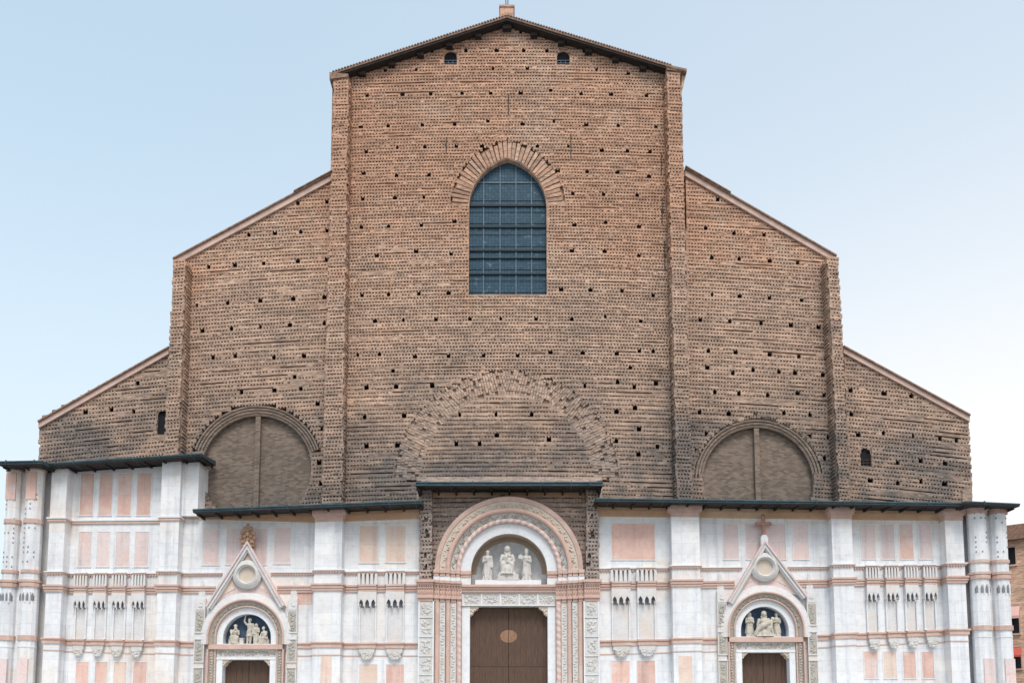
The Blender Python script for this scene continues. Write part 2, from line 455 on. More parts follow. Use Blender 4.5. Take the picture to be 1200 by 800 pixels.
# ------------------------------------------------------------------ raw toothed brickwork
PROUD = 0.20
def brick_wall(mb, inside, xr, vr, d, pitch, holes=(), jag=0.0, core=True, rough=0.0, step=0.06, dents=0.86):
    """rows of three or four brick courses standing proud, between them a toothed course with open gaps"""
    v = vr[0]
    holes = list(holes)
    xs = np.arange(xr[0], xr[1] + step, step)
    while v < vr[1]:
        p = pitch(v) * rng.uniform(0.93, 1.07)
        vm = v + p * 0.5
        zs = vm - BOW * xs * xs
        m = inside(xs, zs)
        Z = lambda x, vv: vv - BOW * x * x
        for (hx, hz, hw, hn) in holes:
            hv = hz + BOW * hx * hx
            if v - p * (hn - 1) <= hv < v + p:
                m &= ~((xs > hx - hw) & (xs < hx + hw))
                a, b = hx - hw - step * 0.6, hx + hw + step * 0.6
                f, k = d + 0.14, d - 0.55
                z0a, z1a = Z(hx, v), Z(hx, v + p)
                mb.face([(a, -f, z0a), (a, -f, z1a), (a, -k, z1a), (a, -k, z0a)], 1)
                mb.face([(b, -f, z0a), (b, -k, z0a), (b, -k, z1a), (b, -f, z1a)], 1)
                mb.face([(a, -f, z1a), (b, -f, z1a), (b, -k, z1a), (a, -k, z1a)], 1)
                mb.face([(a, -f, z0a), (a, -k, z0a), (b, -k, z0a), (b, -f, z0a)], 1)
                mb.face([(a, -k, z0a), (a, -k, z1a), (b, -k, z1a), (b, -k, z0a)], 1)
        idx = np.flatnonzero(np.diff(np.concatenate(([0], m.astype(np.int8), [0]))))
        rowtone = rng.uniform(0.92, 1.08)
        for i0, i1 in zip(idx[0::2], idx[1::2]):
            a, b = float(xs[i0]) - step * 0.5, float(xs[i1 - 1]) + step * 0.5
            if jag:
                a -= rng.uniform(-jag, jag); b += rng.uniform(-jag, jag)
            if b - a < 0.1: continue
            hd = rng.uniform(0.088, 0.104)
            vs0, vs1 = v + hd, v + p
            # backing of the toothed course
            x = a
            while x < b - 1e-4:
                x2 = min(b, x + 1.5)
                mb.face([(x, -d, Z(x, v)), (x2, -d, Z(x2, v)), (x2, -d, Z(x2, vs0 + 0.01)), (x, -d, Z(x, vs0 + 0.01))], 0, 0.8)
                x = x2
            # proud strip
            x = a; e = PROUD
            while x < b - 1e-4:
                x2 = min(b, x + rng.uniform(0.3, 1.6))
                e = PROUD + rng.gauss(0, 0.007 + rough)
                f = d + max(0.02, e)
                tn = rowtone * rng.uniform(0.86, 1.14)
                q0, q1, r0, r1 = Z(x, vs0), Z(x2, vs0), Z(x, vs1), Z(x2, vs1)
                mb.face([(x, -f, q0), (x2, -f, q1), (x2, -f, r1), (x, -f, r0)], 0, tn)
                mb.face([(x, -d, q0), (x2, -d, q1), (x2, -f, q1), (x, -f, q0)], 0, tn)
                mb.face([(x, -f, r0), (x2, -f, r1), (x2, -d, r1), (x, -d, r0)], 0, tn)
                mb.face([(x, -d, q0), (x, -f, q0), (x, -f, r0), (x, -d, r0)], 0, tn)
                mb.face([(x2, -f, q1), (x2, -d, q1), (x2, -d, r1), (x2, -f, r1)], 0, tn)
                x = x2
            # teeth
            x = a; first = True
            mode, left = 'tooth', rng.uniform(0.5, 5)
            while x < b - 0.05:
                if left <= 0:
                    q = rng.random()
                    dn = dents(v) if callable(dents) else dents
                    mode = 'tooth' if q < dn else ('gap' if q < dn + (1 - dn) * 0.7 else 'fill')
                    left = rng.uniform(1.2, 6) if mode == 'tooth' else rng.uniform(0.4, 2.4)
                pt = rng.uniform(0.195, 0.212)
                wd = {'tooth': rng.uniform(0.082, 0.102), 'gap': 0.0, 'fill': pt}[mode]
                if mode == 'tooth' and rng.random() < 0.06: wd = pt
                if first: wd = rng.uniform(.08, .22); pt = wd + .10; first = False
                elif x + pt > b - .02: wd = pt
                if wd:
                    x2 = min(b, x + wd)
                    f = d + PROUD + rng.uniform(-0.022, 0.006)
                    tn = rowtone * rng.uniform(0.78, 1.2)
                    q0, q1, r0, r1 = Z(x, v), Z(x2, v), Z(x, vs0 + 0.005), Z(x2, vs0 + 0.005)
                    mb.face([(x, -f, q0), (x2, -f, q1), (x2, -f, r1), (x, -f, r0)], 0, tn)
                    mb.face([(x, -d, q0), (x, -f, q0), (x, -f, r0), (x, -d, r0)], 0, tn)
                    mb.face([(x2, -f, q1), (x2, -d, q1), (x2, -d, r1), (x2, -f, r1)], 0, tn)
                x += pt; left -= pt
        v += p

def voussoirs(mb, inner, outer, d, proud, n, gap=0.3, mi=0, ragged=0.0, jitter=0.02, skip=0.0):
    """radial bricks between two polylines sampled alike"""
    def at(pl, t):
        t = max(0, min(1, t)) * (len(pl) - 1); i = min(int(t), len(pl) - 2); u = t - i
        return (pl[i][0] * (1 - u) + pl[i + 1][0] * u, pl[i][1] * (1 - u) + pl[i + 1][1] * u)
    for k in range(n):
        if rng.random() < skip: continue
        t0 = k / n; t1 = (k + 1 - gap * rng.uniform(0.7, 1.3)) / n
        o = 1 + rng.uniform(-ragged, ragged)
        ps = [at(inner, t0), at(inner, t1)]
        qs = [at(outer, t1), at(outer, t0)]
        qs = [(p[0] + (q[0] - p[0]) * o, p[1] + (q[1] - p[1]) * o) for p, q in zip(ps[::-1], qs)]
        mb.prism(ps + qs, d, d + proud + rng.uniform(-jitter, jitter), mi, rng.uniform(0.8, 1.2), back=False)

def blobs_rect(mb, x0, x1, z0, z1, d, n, size, mi=0, flat=0.6):
    for _ in range(n):
        s_ = size * rng.uniform(0.6, 1.3)
        rot = Matrix.Rotation(rng.uniform(0, 6.3), 3, 'Y')
        mb.ball((rng.uniform(x0 + s_, x1 - s_), -d, rng.uniform(z0 + s_, z1 - s_)), (s_, s_ * flat, s_ * rng.uniform(0.35, 0.9)), 7, 4, mi, rot)
def blobs_arc(mb, cx, cz, r0, r1, d, n, size, mi=0):
    for k in range(n):
        a = R(178 - 176 * (k + 0.5) / n)
        r = r0 + (r1 - r0) * (0.5 + 0.32 * math.sin(k * 1.3)) + rng.uniform(-0.02, 0.02)
        rot = Matrix.Rotation(-a + rng.uniform(-0.8, 0.8), 3, 'Y')
        s_ = size * rng.uniform(0.7, 1.25)
        mb.ball((cx + r * math.cos(a), -d, cz + r * math.sin(a)), (s_, s_ * 0.55, s_ * 0.5), 7, 4, mi, rot)

# ================================================================== THE GROUND
def slab(name, x0, x1, y0, y1, z, material):
    mb = MB(); mb.face([(x0, y0, z), (x1, y0, z), (x1, y1, z), (x0, y1, z)])
    o = mb.build(name, material); o['kind'] = 'structure'; return o
M['plaza'] = make_stone('plaza_stone', (0.24, 0.23, 0.215), (0.18, 0.175, 0.165), joints=(1.2, 0.6), scale=0.6)
slab('plaza', -2500, 2500, -1500, 2500, 0.0, 'plaza')
mb = MB()
for i in range(6):
    mb.box(-36 - (6 - i) * 0.35 + 2, 36 + (6 - i) * 0.35 - 2, 0.15 * i, 0.15 * (i + 1), -0.5, 6.2 + (6 - i) * 0.35)
o = mb.build('steps', 'marble_trim'); o['kind'] = 'structure'

# ================================================================== THE CHURCH
church = empty('church', (0, 0, BASE_Z), 'huge unfinished church with bare toothed brick gable above a white and pink marble base', 'church')
def part(mb, name, mats, parent=None): return mb.build(name, mats, parent or church)

# --- outlines at the brick plane
NAVE = [P(377, 615), P(391, 93), P(594, 27), P(797, 90), P(811, 615)]
LA = [P(205, 625), P(208, 308), P(390, 209), P(384, 625)]
RA = [P(803, 203), P(980, 304), P(988, 625), P(806, 625)]
LC = [P(47, 560), P(48, 492), P(200, 409), P(200, 560)]
RC = [P(988, 410), P(1134, 488), P(1139, 610), P(988, 610)]

wx, wz0 = PX(595, 348), PZ(595, 348)
whw = (PX(641, 300) - PX(549, 300)) / 2
wsz = PZ(595, 243); wrise = PZ(595, 187) - wsz
win_poly = [(wx - whw, wz0)] + pointed(wx, wsz, whw, wrise) + [(wx + whw, wz0)]
vring = 1.22
win_ring = [(wx - whw - 0.02, wsz + 0.1)] + pointed(wx, wsz, whw, wrise, vring) + [(wx + whw + 0.02, wsz + 0.1)]
ba_c = P(594, 563); ba_r1 = (PX(725, 560) - PX(463, 560)) / 2; ba_r0 = ba_r1 - 1.55
oc = []   # bricked-up round windows
for cx_, cy_, r_ in ((301, 550, 65), (888, 564, 65)):
    c_ = P(cx_, cy_); oc.append((c_[0], c_[1], r_ / 18.3))
small_win = []   # (centre x, sill z, half width, spring z)
for x0, x1, yt, yb in ((521, 535, 62, 80), (653, 667, 62, 80), (1008, 1020, 526, 548), (185, 196, 482, 510)):
    xa, xb = PX(x0, yb), PX(x1, yb); hw_ = (xb - xa) / 2
    hw_ += .05; small_win.append(((xa + xb) / 2, PZ(x0, yb), hw_, PZ(x0, yt) - hw_ + .06))

H_NAVE = """507,61 546,61 582,61 614,60 641,61 685,61 578,80 618,80 699,82 736,85 452,84 488,82 431,113 472,112 505,110
542,109 575,108 610,108 645,108 681,109 716,110 757,113 423,148 455,148 495,147 533,145 572,144 612,144 649,143 687,145 724,147 768,148
430,178 466,174 498,173 535,173 565,173 630,173 666,173 705,175 735,177 761,177 427,205 465,204 503,203 654,201 688,202 723,203 760,205
426,233 463,231 497,230 532,229 671,228 707,228 746,230 424,267 456,265 494,263 533,261 673,262 710,262 748,265
442,298 488,296 529,296 670,295 708,295 748,298 425,345 456,343 491,342 526,341 657,340 692,340 729,341 765,344
440,375 473,375 511,373 551,372 587,373 628,372 670,372 709,372 750,374 445,414 487,416 526,416 567,416 607,415 645,412 683,412 722,412 749,411
461,432 738,428 465,452 507,450 556,450 643,448 685,449 723,449 743,453 474,487 539,485 581,485 623,484 663,484 722,483 744,478
466,520 535,519 562,517 643,516 722,515 748,502 582,508 748,530 430,520 428,487 430,455 770,520 768,450 765,412 420,414 640,40 610,40"""
H_LA = """350,238 384,237 293,276 323,274 353,272 384,269 246,312 276,310 310,306 350,305 384,302 232,356 268,353 306,351 345,348 381,346
238,388 272,385 306,382 341,379 381,377 221,421 251,419 277,417 322,416 357,415 346,439 284,460 322,458 353,456 373,470 378,500 375,540 377,565"""
H_RA = """840,235 826,268 859,271 894,274 833,301 865,302 901,305 934,309 834,345 866,346 901,349 938,351 820,373 854,375 891,378 926,380 958,383
829,411 861,412 901,414 935,416 967,418 828,432 858,434 882,435 912,436 931,437 963,439 837,456 865,458 899,460 934,462 965,463
819,480 853,482 884,483 918,485 948,486 827,505 947,509 970,512 816,527 965,535 816,555"""
H_LC = "136,452 162,450 73,487 102,484 132,481 158,479"
H_RC = "996,458 1034,462 1067,464 996,482 1005,508 1034,508 1068,511 1100,515 1119,516 1050,539 1078,541 1105,543 1019,564 1051,565 1078,565 1105,566"
def hl(s, w=0.135):
    out = []
    for tok in s.split():
        x, y = map(float, tok.split(','))
        p = P(x, y + 1.5); k = rng.uniform(0.75, 1.15)
        out.append((p[0], p[1] - 0.05, w * k, 1))
    return out

def in_circle(c, xs, zs, grow=0.0): return (xs - c[0]) ** 2 + (zs - c[1]) ** 2 < (c[2] + grow) ** 2
def in_small(k, xs, zs):
    cx_, z0_, hw_, zs_ = small_win[k]
    return (np.abs(xs - cx_) < hw_) & (zs > z0_) & ((zs < zs_) | ((xs - cx_) ** 2 + (zs - zs_) ** 2 < hw_ ** 2))
def nave_in(xs, zs):
    m = inpoly(NAVE, xs, zs) & ~inpoly(win_poly, xs, zs)
    m &= ~(inpoly(win_ring, xs, zs) & (zs > wsz))
    r2 = (xs - ba_c[0]) ** 2 + (zs - ba_c[1]) ** 2
    m &= ~((r2 > ba_r0 ** 2) & (r2 < ba_r1 ** 2) & (zs > ba_c[1]))
    for k in (0, 1): m &= ~in_small(k, xs, zs)
    m &= ~((np.abs(xs - PX(596, 600)) < PX(700, 600) - PX(596, 600)) & (zs < PZ(596, 572)))
    return m
pitch_n = lambda v: 0.222 if v > PZ(600, 440) else 0.285
pitch_a = lambda v: 0.255 if v > PZ(300, 400) else 0.28

mb = MB(); brick_wall(mb, nave_in, (NAVE[0][0] - .3, NAVE[4][0] + .3), (NAVE[0][1], NAVE[2][1] + 0.5), 0.0, pitch_n, hl(H_NAVE), dents=lambda v: 0.86 if v > PZ(600, 440) else 0.64)
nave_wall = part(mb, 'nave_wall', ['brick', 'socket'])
mb = MB(); brick_wall(mb, lambda x, z: inpoly(LA, x, z) & ~in_circle(oc[0], x, z, 0.75 ) | (inpoly(LA, x, z) & (z < oc[0][1] + 1.2) & ~in_circle(oc[0], x, z, 0.0)),
                      (LA[0][0], LA[3][0]), (LA[0][1], LA[2][1] + .6), 0.0, pitch_a, hl(H_LA), dents=lambda v: 0.8 if v > PZ(300, 390) else 0.62)
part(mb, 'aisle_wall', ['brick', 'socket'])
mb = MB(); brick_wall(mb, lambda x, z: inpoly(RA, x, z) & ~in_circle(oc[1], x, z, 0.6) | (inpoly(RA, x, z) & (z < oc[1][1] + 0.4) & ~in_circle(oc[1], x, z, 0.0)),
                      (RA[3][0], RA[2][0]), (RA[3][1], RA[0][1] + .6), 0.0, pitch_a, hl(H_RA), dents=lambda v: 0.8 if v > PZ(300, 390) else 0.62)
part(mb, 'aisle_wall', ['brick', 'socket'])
mb = MB(); brick_wall(mb, lambda x, z: inpoly(LC, x, z) & ~in_small(3, x, z), (LC[0][0] - .2, LC[2][0]), (LC[0][1], LC[2][1] + 1.2), 0.0, lambda v: 0.265, hl(H_LC, 0.15), jag=0.05, dents=.62)
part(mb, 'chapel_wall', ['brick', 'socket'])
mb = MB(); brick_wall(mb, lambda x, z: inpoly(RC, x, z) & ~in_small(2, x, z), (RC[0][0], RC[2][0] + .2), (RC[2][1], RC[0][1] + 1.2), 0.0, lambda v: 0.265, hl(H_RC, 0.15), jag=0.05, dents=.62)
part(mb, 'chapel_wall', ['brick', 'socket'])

# --- buttress strips: front polygons measured at their own plane, top first
def buttress(tl, tr, br_, bl, d, seed):
    rng.seed(seed)
    poly = [P(*tl, d), P(*tr, d), P(*br_, d), P(*bl, d)]
    mb = MB()
    mb.prism(poly, -0.3, d - 0.02)
    xs_ = [p[0] for p in poly]; zs_ = [p[1] for p in poly]
    brick_wall(mb, lambda x, z: inpoly(poly, x, z), (min(xs_) - .1, max(xs_) + .1), (min(zs_), max(zs_) + .8), d, lambda v: 0.235, (), jag=0.06, rough=0.008, step=0.03)
    # ragged bond stones down the two sides
    for side in (0, 1):
        z = min(zs_)
        while z < max(zs_) - 0.3:
            t = (z - poly[3][1]) / (poly[0][1] - poly[3][1])
            x = (poly[3][0] * (1 - t) + poly[0][0] * t) if side == 0 else (poly[2][0] * (1 - t) + poly[1][0] * t)
            e = rng.uniform(0.04, 0.10); h = rng.uniform(0.1, 0.16)
            a, b = (x - e, x + 0.02) if side == 0 else (x - 0.02, x + e)
            mb.box(a, b, z, z + h, 0.0, d - rng.uniform(0.02, 0.3), 0, rng.uniform(.8, 1.15))
            z += 0.235
    part(mb, 'buttress', 'brick')
buttress((392, 92), (409, 92), (401, 600), (377.5, 600), 0.95, 1)
buttress((780.5, 86), (797, 86), (811, 600), (793, 600), 0.95, 2)
buttress((204.5, 306), (218.5, 306), (210.5, 540), (193.5, 540), 1.05, 3)
buttress((968, 302), (981, 302), (996, 600), (983, 600), 1.05, 4)
# little stepped offset at the foot of the far right chapel wall
mb = MB(); mb.prism([P(1128, 600, .3), P(1128, 575, .3), P(1133, 568, .3), P(1139, 575, .3), P(1140, 600, .3)], -0.5, 0.3)
part(mb, 'buttress_foot', 'brick')

# --- solid body behind the front
def shrink(poly, c=0.04): return poly
mb = MB()
back = -62.0
mb.prism([(NAVE[0][0] + .05, 0.9), (NAVE[1][0] + .05, NAVE[1][1] - .1), (NAVE[2][0], NAVE[2][1] - .1), (NAVE[3][0] - .05, NAVE[3][1] - .1), (NAVE[4][0] - .05, 0.9)], back, -0.6)
mb.prism([(LA[0][0] + .05, 0.9), (LA[1][0] + .05, LA[1][1] - .1), (LA[2][0] + .05, LA[2][1] - .1), (LA[3][0] - .4, 0.9)], back, -0.6)
mb.prism([(RA[3][0] + .4, 0.9), (RA[0][0] - .05, RA[0][1] - .1), (RA[1][0] - .05, RA[1][1] - .1), (RA[2][0] - .05, 0.9)], back, -0.6)
mb.prism([(LC[0][0] + .05, 0.9), (LC[1][0] + .05, LC[1][1] - .1), (LC[2][0] - .05, LC[2][1] - .1), (LC[3][0] - .05, 0.9)], back, -0.6)
mb.prism([(RC[3][0] + .05, 0.9), (RC[0][0] + .05, RC[0][1] - .1), (RC[1][0] - .05, RC[1][1] - .1), (RC[2][0] - .05, 0.9)], back, -0.6)
part(mb, 'church_body', 'brick')

# --- roofs
def roof_slab(a, b, th, d0, d1, mi=0):
    (x0, z0), (x1, z1) = a, b
    return [(x0, z0 - th), (x1, z1 - th), (x1, z1), (x0, z0)]
RD = 0.85
apex, le, re_ = P(594, 18, RD), P(389, 84.5, RD), P(787, 76.5, RD)
mb = MB()
for a, b in ((le, apex), (apex, re_)):
    mb.prism(roof_slab(a, b, 0.16, 0, 0), back, RD, 0)                                     # tiles
    mb.prism([(a[0], a[1] - 0.30), (b[0], b[1] - 0.30), (b[0], b[1] - 0.163), (a[0], a[1] - 0.163)], 0.02 - 1, RD - 0.06, 1)   # boards
    n = 60
    for k in range(n):      # tile ends along the verge
        u = (k + .5) / n
        x, z = a[0] + (b[0] - a[0]) * u, a[1] + (b[1] - a[1]) * u
        mb.ball((x, -RD + 0.04, z + 0.01), (0.10, 0.12, 0.07), 7, 4, 0, None, rng.uniform(.7, 1.3))
    for k in range(1, 6):   # purlin ends
        u = k / 6.0
        x, z = a[0] + (b[0] - a[0]) * u, a[1] + (b[1] - a[1]) * u
        mb.box(x - 0.22, x + 0.22, z - 0.56, z - 0.31, -0.2, RD - 0.32, 1)
mb.box(apex[0] - .3, apex[0] + .3, apex[1] - 0.66, apex[1] - 0.32, -0.2, RD - 0.3, 1)
nave_roof = part(mb, 'nave_roof', ['tile', 'soffit'])
# corner eaves over the nave buttresses
for pts in ([P(387, 88, 1.0), P(409, 90, 1.0), P(409, 93, 1.0), P(387, 96, 1.0)], [P(781, 79, 1.0), P(804, 84, 1.0), P(804, 87.5, 1.0), P(781, 85, 1.0)]):
    mb = MB(); mb.prism(pts, back, 1.25, 0)
    if pts[0][0] > 0:
        for k in range(8):
            p = P(783 + k * 2.8, 79.5 + k * .62, 1.2); mb.ball((p[0], -1.2, p[1]), (.085, .14, .08), 7, 4, 0, None, rng.uniform(.7, 1.3))
    part(mb, 'corner_eave', 'tile')
for s_, x_ in ((1, 803), (-1, 388)):
    pts = [P(x_, 88.5, .7), P(x_ - s_ * 5, 89, .7), P(x_ - s_ * 5, 106, .7), P(x_ - s_ * 2.2, 101, .7)]
    mb = MB(); mb.prism(pts, -1.0, 0.9); part(mb, 'eave_corbel', 'ochre')
# finial base and iron rod
mb = MB(); x0, x1 = PX(585, 14, 0.1), PX(603, 14, 0.1); zt = PZ(594, 8, .1)
mb.box(x0 + .06, x1 - .06, apex[1] - 0.6, zt - 0.13, -0.75, 0.2)
mb.box(x0, x1, zt - 0.127, zt, -0.8, 0.26)
mb.box(x0 + .2, x1 - .2, zt + .003, zt + 0.13, -0.65, 0.1, 1)
fin = part(mb, 'finial_block', ['arch_brick', 'ochre'])
mb = MB()
cx_ = (x0 + x1) / 2
mb.tube([(cx_ + .07, .25, zt + .1), (cx_ + .07, .25, zt + 2.2)], 0.03, 6); mb.tube([(cx_ - .07, .25, zt + .1), (cx_ - .07, .25, zt + 2.2)], 0.03, 6)
mb.tube([(cx_ - .5, .25, zt + 1.6), (cx_ + .5, .25, zt + 1.6)], 0.04, 6)
mb.build('iron_cross', 'iron', fin)

def coping(a, b, th, step=None):
    """plastered sloping verge of a lean-to roof with tiles on top"""
    d = 0.34
    A, B = P(*a, d), P(*b, d)
    mb = MB()
    lo = A if A[1] < B[1] else B
    mb.prism([(A[0], A[1] - th), (B[0], B[1] - th), (B[0], B[1]), (A[0], A[1])], -0.5, d, 0)
    mb.prism([(A[0], A[1] + .003), (B[0], B[1] + .003), (B[0], B[1] + .11), (A[0], A[1] + .11)], back, d + 0.12, 1)
    if step:
        k = step
        C_ = (A[0] + (B[0] - A[0]) * k, A[1] + (B[1] - A[1]) * k)
        up = B if B[1] > A[1] else A
        mb.prism([(C_[0], C_[1] + .113), (up[0], up[1] + .113), (up[0], up[1] + .19), (C_[0], C_[1] + .19)], back, d + 0.2, 1)
    part(mb, 'lean_to_roof', ['coping', 'tile'])
coping((203, 304.5), (389, 204.5), 0.40, 0.76)
coping((803, 199), (980, 301), 0.40, 0.30)
coping((45, 495), (198, 408), 0.36)
coping((988.5, 407), (1136.5, 487.5), 0.36)

# --- gothic window
mb = MB()
inner = [(wx - whw + .03, wz0 + .05)] + pointed(wx, wsz, whw - .03, wrise - .03) + [(wx + whw - .03, wz0 + .05)]
outer = [(wx - whw - .03, wz0 + .05)] + pointed(wx, wsz, whw + .03, wrise + .04) + [(wx + whw + .03, wz0 + .05)]
mb.strip(inner, outer, 0.10, 0.13, -0.45, 0)
mb.box(wx - whw - .05, wx + whw + .05, wz0 - .12, wz0 + .047, -0.4, 0.14)
gw = part(mb, 'gothic_window', 'arch_brick')
mb = MB(); mb.prism(win_poly, -0.34, -0.30, 0); mb.build('pane', 'glass', gw)
def half_at(z):
    pts = pointed(wx, wsz, whw, wrise)
    if z <= wsz: return whw
    L = [p for p in pts if p[0] <= wx]
    for (xa, za), (xb, zb) in zip(L, L[1:]):
        if za <= z <= zb: return wx - (xa + (xb - xa) * (z - za) / (zb - za))
    return 0
for px_ in (566.5, 586, 604.7, 623):
    x = PX(px_, 300, -.3)
    zt_ = wsz
    while half_at(zt_) > abs(x - wx) + 0.02 and zt_ < wsz + wrise: zt_ += 0.02
    mb = MB(); mb.box(x - .028, x + .028, wz0 + .05, zt_, -0.295, -0.25); mb.build('mullion', 'bar', gw)
for py_, th_, mt in ((214.5, .03, 'bar'), (241.5, .085, 'dark_bar'), (266.5, .085, 'dark_bar'), (294, .075, 'dark_bar'), (303, .03, 'dark_bar'), (321.5, .045, 'dark_bar')):
    z = PZ(595, py_, -.3); h = half_at(z) - .02
    mb = MB(); mb.box(wx - h, wx + h, z - th_ / 2 - .02, z + th_ / 2 + .02, -0.293, -0.19 if mt != 'bar' else -.245); mb.build('crossbar', mt, gw)
for k in range(9):
    z = wz0 + .45 + k * .80 + 0.003
    h = half_at(z) - .02
    if h > .3:
        mb = MB(); mb.box(wx - h, wx + h, z - .012, z + .012, -0.296, -0.27); mb.build('saddle_bar', 'dark_bar', gw)
# voussoir ring
mb = MB()
ri = pointed(wx, wsz, whw, wrise, 0.03); ro = pointed(wx, wsz, whw, wrise, vring)
mb.strip(ri, ro, -0.03, -0.03, -0.2, 0)
nL = len(ri) // 2
voussoirs(mb, ri[:nL + 1], ro[:nL + 1], -0.03, 0.19, 19, 0.24, 0, 0.16)
voussoirs(mb, ri[nL:], ro[nL:], -0.03, 0.19, 19, 0.24, 0, 0.16)
part(mb, 'window_arch', 'rubble')

# --- blind relieving arch, rubbed and patchy
mb = MB()
ri = arc(ba_c[0], ba_c[1], ba_r0 - 0.06, 180, 0, 60); ro = arc(ba_c[0], ba_c[1], ba_r1 + .06, 180, 0, 60)
mb.strip(ri, ro, 0.02, 0.02, -0.2, 0)
mid = arc(ba_c[0], ba_c[1], (ba_r0 + ba_r1) / 2, 180, 0, 60)
NR = 6
mids = [arc(ba_c[0], ba_c[1], ba_r0 + (ba_r1 - ba_r0) * k / NR, 180, 0, 60) for k in range(NR + 1)]
for k in range(NR):
    voussoirs(mb, mids[k] if k else [(ba_c[0] + (x - ba_c[0]) * rng.uniform(.965, 1.0), ba_c[1] + (z - ba_c[1]) * rng.uniform(.965, 1.0)) for x, z in mids[0]], mids[k + 1], 0.02, 0.15, 96 + 7 * k, 0.14, 0, 0.55 if k == NR - 1 else 0.06, 0.045, 0.11)
part(mb, 'relieving_arch', 'rubble')

# --- bricked-up round windows
for (cx_, cz_, r_), nring, w_, cut in ((oc[0], 4, 0.72, 18), (oc[1], 3, 0.58, -5)):
    mb = MB()
    for k in range(nring):
        a, b = r_ + w_ * k / nring, r_ + w_ * (k + 1) / nring - 0.075
        mb.strip(arc(cx_, cz_, a, 180 - cut, cut, 48), arc(cx_, cz_, b, 180 - cut, cut, 48), 0.06 + 0.035 * k, 0.10 + 0.035 * k, -0.3, 0)
    mb.strip(arc(cx_, cz_, r_, 180 - cut, cut, 48), arc(cx_, cz_, r_ + w_, 180 - cut, cut, 48), -0.01, -0.01, -0.35, 0)
    if nring == 3:
        voussoirs(mb, arc(cx_, cz_, r_ + w_, 165, 15, 40), arc(cx_, cz_, r_ + w_ + .32, 165, 15, 40), 0.08, 0.05, 70, 0.25)
    rw = part(mb, 'round_window', 'rim_brick')
    mb = MB()
    mb.prism(arc(cx_, cz_, r_ + .04, 0, 360, 64)[:-1], -0.5, -0.28)
    mb.strip(arc(cx_, cz_, r_ - .01, 0, 360, 64), arc(cx_, cz_, r_ + .07, 0, 360, 64), -0.02, 0.10, -0.3)
    mb.build('brick_infill', 'brick_infill', rw)
    mb = MB(); mb.box(cx_ - .16, cx_ + .16, cz_ - r_, cz_ + r_ - .02, -0.28, 0.03, 0, 1.05)
    mb.build('mullion', 'brick_infill', rw)

mb = MB()
mb.tube([(p[0], -.10 - .3 * (i == 0), p[1]) for i, p in enumerate(P(x, y, .1) for x, y in ((234, 540), (236, 556), (239.5, 572), (243, 584), (245, 594)))], .03, 6)
part(mb, 'cable', 'iron')
# --- small arched windows
for k, (cx_, z0_, hw_, zs_) in enumerate(small_win):
    mb = MB()
    inn = [(cx_ - hw_ + .03, z0_), *arc(cx_, zs_, hw_ - .03, 180, 0, 12), (cx_ + hw_ - .03, z0_)]
    out = [(cx_ - hw_ - .11, z0_), *arc(cx_, zs_, hw_ + .11, 180, 0, 12), (cx_ + hw_ + .11, z0_)]
    mb.strip(inn, out, 0.09, 0.13, -0.5)
    mb.box(cx_ - hw_ - .14, cx_ + hw_ + .14, z0_ - .12, z0_ - .003, -0.3, 0.16)
    sw = part(mb, 'small_window', 'arch_brick')
    mb = MB(); mb.prism(rounded_opening(cx_, z0_, hw_ + .02, zs_), -0.56, 0.0); mb.build('dark_opening', 'shade', sw)
    if k < 3:
        mb = MB()
        for i in (-1, 1):
            mb.box(cx_ + i * hw_ / 3 - .02, cx_ + i * hw_ / 3 + .02, z0_, z0_ + .55, .003, .035)
        for i in range(3): mb.box(cx_ - hw_, cx_ + hw_, z0_ + .1 + i * .19, z0_ + .135 + i * .19, .038, .07)
        mb.build('grille', 'bar' if k < 2 else 'iron', sw)

# --- iron tie anchors
for x_, ya, yb in ((596, 110, 135), (523, 161, 179), (669, 157, 186), (775, 180, 205), (409, 230, 258), (776, 232, 262), (779, 283, 316), (406, 365, 400), (410, 182, 206)):
    a, b = P(x_, ya, .2), P(x_, yb, .2)
    mb = MB(); mb.tube([(a[0], -.2, a[1]), (b[0], -.2, b[1])], 0.036, 6); mb.box(a[0] - .1, a[0] + .1, (a[1] + b[1]) / 2 - .1, (a[1] + b[1]) / 2 + .1, .05, .2)
    part(mb, 'wall_anchor', 'iron')

# ================================================================== MARBLE CLADDING
DW, DP, DN = 1.0, 1.75, 1.22       # wall, pilaster, niche fronts
def lerp_tab(tab, x):
    if x <= tab[0][0]: return tab[0][1]
    for (a, b), (c, d) in zip(tab, tab[1:]):
        if x <= c: return b + (d - b) * (x - a) / (c - a)
    return tab[-1][1]
def band_tab(pts): return sorted((PX(x, y, DW), PZ(x, y, DW)) for x, y in pts)
B = {   # centre heights of the string courses along the front
    'b1': band_tab([(50, 612), (230, 610.5)]),
    'b2': band_tab([(50, 674), (230, 673), (370, 672), (470, 671), (720, 667.5), (900, 666), (1100, 664)]),
    'b3': band_tab([(50, 691), (230, 691), (370, 690), (470, 689), (720, 686), (900, 684), (1100, 681)]),
    'b4': band_tab([(50, 751), (230, 754.5), (370, 756), (470, 756), (720, 753), (900, 749), (1100, 741)]),
    'b5': band_tab([(50, 762), (230, 767), (370, 768), (470, 768), (720, 766), (900, 761), (1100, 752)]),
}
def bz(k, x): return lerp_tab(B[k], x)
def X(px): return PX(px, 690, DW)
def XP(px): return PX(px, 690, DP)
EAVES = [(50, 543.5, 238, 531.5, 2.6), (226, 597, 494, 586.5, 2.75), (698, 584, 1135, 589.5, 2.75)]
